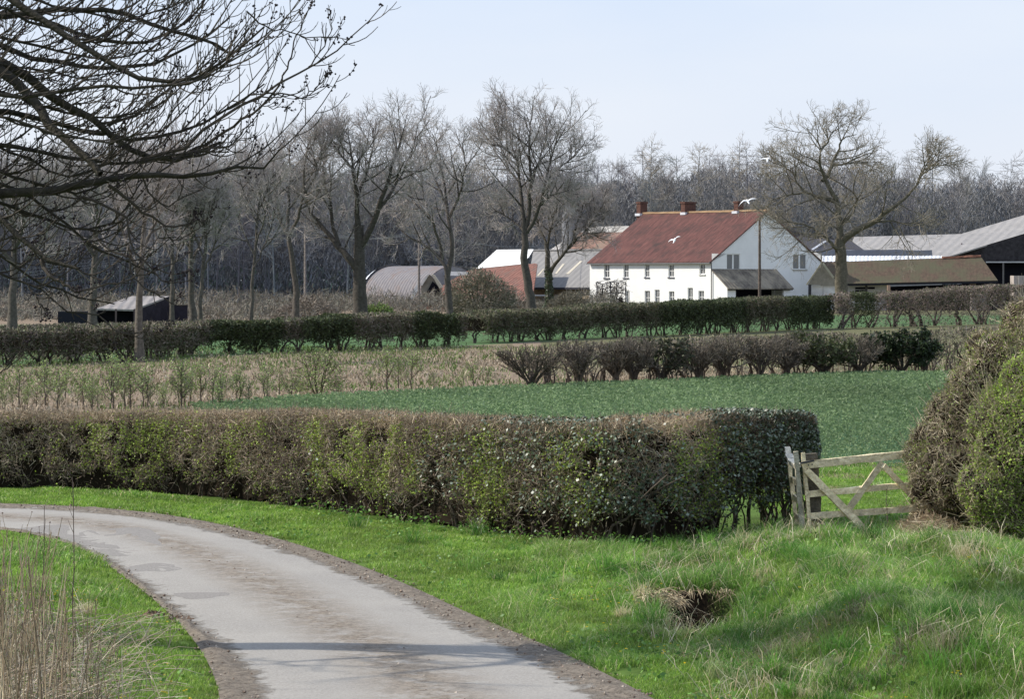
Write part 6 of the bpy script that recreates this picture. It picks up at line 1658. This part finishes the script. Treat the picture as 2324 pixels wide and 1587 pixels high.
for k in range(9):
    y0_ = -60 + 62 * k + 20 * r.random(); xe = np.interp(y0_, [-60, 150, 350, 520], [520, 540, 480, 330]) * (.65 + .4 * r.random()); sag = 40 + 60 * r.random(); dd0 = 1.6 * (r.random() - .5)
    limbs.append(([(-30, y0_), (xe * .25, y0_ + sag * .6), (xe * .5, y0_ + sag), (xe * .75, y0_ + sag * .62), (xe, y0_ - 40 - 70 * r.random())], .012 + .012 * r.random(), .004, np.interp(y0_, [-60, 520], [5.8, 3.6]), (dd0, dd0 * 1.8)))
LP, LR_ = [], []
mt = MB()
trunk = np.stack([resample(np.array([tb + [0, 0, -.1], tb + [.05, 0, 1.6], tb + [-.05, .05, 3.4], tb + [.1, .1, 5.2], tb + [.0, .2, 7.5], tb + [.2, .2, 10.5]]), 14, False)])
mt.tubes(trunk, np.linspace(.34, .09, 14)[None], 12, (.085, .075, .055))
for pts, ra_, rb_, zj, (d0, d1) in limbs:
    p = Q(pts, d0, d1); j = tb + [.1, .05, max(zj - .25, .8)]
    k0 = j * .45 + p[0] * .55 + [0, 0, .12]
    full = resample(np.vstack([[j], [k0], p]), 22, smooth=False)
    full[1:-1] += r.normal(size=full[1:-1].shape) * .011; ra_ *= 1.05
    LP.append(full); LR_.append(np.concatenate([np.linspace(max(.075, ra_ * 1.25), ra_, 7), np.linspace(ra_, rb_, 15)]))
LP = np.stack(LP); LR_ = np.stack(LR_)
FP, FR = polys([Q(p, *d) for p, a, b, d in free], 14, [(a, b) for p, a, b, d in free], r, .009)
mt.tubes(LP, LR_, 8, (.036, .031, .022))
# a few limbs above and away from the picture, so the tree is whole
n = 25; a = np.linspace(0, 4 * math.pi, n, endpoint=False) + .3; zs_ = 4.2 + 6 * r.random(n)
UPP = []
for k in range(n):
    if math.cos(a[k]) > .3 and zs_[k] < 6.8: zs_[k] += 2.8
    e = np.array([math.cos(a[k]), math.sin(a[k]), 0]); L_ = 4.4 - .25 * (zs_[k] - 4)
    UPP.append(resample(np.array([tb + [0.05, .1, zs_[k]], tb + e * L_ * .4 + UP * (zs_[k] + .9), tb + e * L_ * .8 + UP * (zs_[k] + 1.3), tb + e * L_ + UP * (zs_[k] + 2.2)]), 12, False))
UPP = np.stack(UPP); UPR = np.repeat(np.linspace(.07, .012, 12)[None], n, 0); mt.tubes(UPP, UPR, 6, (.06, .052, .038))
mt.build('trunk', M_darkbark, ash, smooth=True)
mc = MB(); tc_ = np.array([.046, .037, .028])
mc.tubes(FP, FR, 6, tc_ * 1.15)
ln = np.linalg.norm(np.diff(LP[:, 6:], axis=1), axis=2).sum(1)
g1, q1, l1 = grow(LP[:, 5:], LR_[:, 5:], 12, .05, 1., .15 * ln + .35, .55, .1, .07, 8, .0085, .0035, r, side=(1, 0, .15))
kk = ~((g1[:, -1, 2] < 3.15)); g1, q1, l1 = g1[kk], q1[kk], l1[kk]
g1[:, :, 2] += (np.linspace(0, 1, 8)[None] ** 2) * (.5 * l1)[:, None]
mc.tubes(g1, q1, 4, tc_)
AP = np.concatenate([g1]); AR = q1
fl = np.linalg.norm(np.diff(FP, axis=1), axis=2).sum(1)
g2, q2, l2 = grow(g1, q1, 4, .2, 1., .45 * l1 + .1, .8, .75, .09, 6, .0055, .003, r)
g2f, q2f, l2f = grow(FP, FR, 8, .15, 1., .16 * fl + .12, .7, .5, .12, 6, .0055, .003, r)
g2l, q2l, l2l = grow(LP[:, 6:], LR_[:, 6:], 12, .0, 1., .08 * ln + .15, .9, .4, .15, 6, .006, .003, r)
gU, qU, lU = grow(UPP, UPR, 8, .25, 1, [1.2] * n, .7, .35, .15, 5, .02, .006, r)
gU2, qU2, lU2 = grow(gU, qU, 8, .2, 1, .5 * lU, .7, .3, .15, 4, .008, .004, r)
mc.tubes(gU, qU, 4, tc_); mc.tubes(gU2, qU2, 3, tc_)
G2 = np.concatenate([g2, g2f, g2l]); Q2 = np.concatenate([q2, q2f, q2l]); L2 = np.concatenate([l2, l2f, l2l])
mc.tubes(G2, Q2, 4, tc_ * (.8 + .9 * r.random((len(G2), 1)) ** 2))
g3, q3, l3 = grow(G2, Q2, 2, .35, 1., .4 * L2, .65, .5, .12, 4, .004, .0025, r)
k = r.random(len(g3)) < .55; g3, q3 = g3[k], q3[k]
mc.tubes(g3, q3, 3, tc_ * (.8 + .9 * r.random((len(g3), 1)) ** 2))
# some hanging twigs with sunlight painted in as a paler colour
g4, q4, l4 = grow(np.concatenate([LP[[2, 3, 4, 12, 13], 5:][:, ::1], ]), LR_[[2, 3, 4, 12, 13], 5:], 9, .1, 1., [.55] * 5, 1.2, -.35, .12, 7, .005, .003, r)
g4[:, :, 2] += (np.linspace(0, 1, 7)[None] ** 3) * .15
mc.tubes(g4, q4, 4, (.2, .17, .135))
mc.build('crown', M_twig, ash)
# dark bud clusters on the outer twigs
mbud = MB()
src = np.concatenate([g2f, g2, g2l]); pick_ = r.random(len(src)) < .3; src = src[pick_]
pos = []
for k_ in range(1, 6):
    nn = len(src); on = r.random(nn) < (.5 if k_ > 2 else .15)
    for rep in range(3): pos.append(src[on, k_] + r.normal(size=(on.sum(), 3)) * .010)
tips = np.concatenate([FP[:, -1], FP[:, -2], FP[:, -3], g4[:, -1], g4[:, -3]]);
for rep in range(4): pos.append(tips + r.normal(size=tips.shape) * .016)
pos = np.concatenate(pos); nb_ = len(pos); rad = .006 + .008 * r.random(nb_)
V = pos[:, None] + o6[None] * rad[:, None, None] * [1, 1, 1.25]
mbud.add(V.reshape(-1, 3), (np.arange(nb_)[:, None, None] * 6 + tri[None]).reshape(-1, 3), (.022, .014, .018))
mbud.build('buds', M_twig, ash)

# ------------------------------------------------------------------ dry weed stems at lower left
r = np.random.default_rng(801)
mb = MB(); n = 215
px = -60 + 330 * r.random(n) ** 1.1; py = 1500 + 230 * r.random(n)
keep = px < 260 - .25 * (py - 1500) * 0 + 20; px, py = px[keep], py[keep]; n = len(px)
B = np.array([G(a, b) for a, b in zip(px, py)]); B[:, 2] = gz(B[:, 0], B[:, 1])
topy = np.interp(px, [-60, 0, 100, 140, 200, 270], [1165, 1175, 1200, 1260, 1360, 1470]) + 300 * r.random(n) ** .8
hgt = np.clip((py - topy) * B[:, 1] / F, .2, 1.9)
P = np.zeros((n, 8, 3)); P[:, 0] = B; dr = nrm(np.stack([.10 * r.normal(size=n) + .03, .1 * r.normal(size=n), 1 + 0 * px], 1))
for s in range(1, 8): P[:, s] = P[:, s - 1] + dr * (hgt / 7)[:, None]; dr = nrm(dr + rdir(n, r) * .05)
R = (.0035 + .003 * r.random(n))[:, None] * np.linspace(1, .45, 8)[None]
wc_ = [(.30, .225, .15), (.38, .30, .2), (.2, .15, .105), (.55, .46, .32)]
mb.tubes(P, R, 4, pick(n, wc_, [.35, .3, .25, .1], r=r))
s1, u1, v1 = grow(P, R, 5, .35, 1, hgt * .16, .5, .35, .1, 4, .0025, .0015, r); mb.tubes(s1, u1, 3, pick(len(s1), wc_, r=r))
k = r.random(len(s1)) < .5; V = s1[k, -1][:, None] + o6[None] * (.004 + .004 * r.random(k.sum()))[:, None, None]; mb.add(V.reshape(-1, 3), (np.arange(k.sum())[:, None, None] * 6 + tri[None]).reshape(-1, 3), (.15, .1, .08))
# fallen straw and tangle at their feet
n = 2600; px = -80 + 480 * r.random(n) ** 1.6; py = 1430 + 250 * r.random(n); g = np.array([G(a, b) for a, b in zip(px, py)]); g[:, 2] = gz(g[:, 0], g[:, 1]) + .02 + .3 * r.random(n) ** 2 * np.interp(px, [0, 150, 320], [1, .8, .25])
dens_ = np.interp(px, [-80, 150, 260, 400], [1, .9, .5, .1]); k = (r.random(n) < dens_) & (lane_dist(g[:, 0], g[:, 1]) > .1); g = g[k]; n = len(g)
d0 = nrm(rdir(n, r) * [1, .7, .5] + [.25, 0, .35]); L_ = .15 + .5 * r.random(n) ** 1.5; PP = np.stack([g, g + d0 * L_[:, None] * .5, g + d0 * L_[:, None] - UP * (L_ * .15)[:, None]], 1)
mb.tubes(PP, np.repeat(np.array([.003, .0028, .0015])[None], n, 0), 3, pick(n, [(.5, .41, .31), (.62, .54, .42), (.35, .27, .2)], r=r))
tag(mb.build('dry_weeds', M_straw), kind='stuff', label='thicket of dead brown weed stems in the lower left corner')
def stem(px, py, ptop, lab, rr=.005, bend=0.0):
    b = G(px, py); b[2] = gz(b[0], b[1]); Yd = b[1]; top = W(px + bend, ptop, Yd)
    f = np.linspace(0, 1, 10)[:, None]; p = b * (1 - f) + top * f; p[1:] += r.normal(size=(9, 3)) * .006
    m = MB(); R_ = np.linspace(rr, rr * .5, 10)[None]; m.tubes(p[None], R_, 5, (.15, .11, .09))
    s_, u_, _ = grow(p[None], R_, 7, .4, 1, [.16], .5, .3, .1, 4, .0025, .0015, r); m.tubes(s_, u_, 3, (.17, .125, .1))
    tag(m.build('weed_stem', M_straw), lab, 'weed stem')
stem(168, 1560, 1085, 'tallest thin dead weed stem, dark against the lane and hedge', .006, -3)
stem(95, 1560, 1150, 'dead weed stem just left of the tallest one', .005, 4)
stem(2036 - 20, 1232, 1110, 'single pale dead stalk standing against the gate rails', .006, -6)
for (px, py, pt_, bd, lab) in [(2245, 1300, 1235, -16, 'pale broken stalk in the grass below the green bush'), (2192, 1290, 1248, 1, 'short upright pale stalk in the grass right of the gate'), (2145, 1440, 1375, -16, 'pale leaning stalk in the dark grass patch at lower right'), (2200, 1560, 1490, -22, 'leaning straw stalk above the deep green clump')]:
    stem(px, py, pt_, lab, .005, bd)
# mole-hill like clods on the left verge
for (px, py, s_, lab) in [(405, 1408, .16, 'brown crumbly soil heap on the left verge by the lane edge'), (345, 1404, .12, 'smaller soil heap with straw on the left verge')]:
    c = G(px, py); c[2] = gz(c[0], c[1]); nu, nv = 14, 22; V = []
    for i in range(nu):
        for j in range(nv):
            f = i / (nu - 1); a = 2 * math.pi * j / nv; q_ = f * s_ * (1.25 + .35 * math.sin(2 * a + px)); V.append([c[0] + q_ * math.cos(a) * 1.5, c[1] + q_ * math.sin(a), c[2] - .02 + s_ * .55 * (1 - f ** 2) * (.6 + .8 * vnoise(i * .9, j * .9, px)) + .012 * r.normal()])
    ix = np.arange(nu * nv).reshape(nu, nv); m = MB(); m.add(V, np.stack([ix[:-1], ix[1:], np.roll(ix, -1, 1)[1:], np.roll(ix, -1, 1)[:-1]], -1).reshape(-1, 4), (.17, .115, .08)); tag(m.build('soil_heap', M_bark), lab, 'soil heap')
print('built')
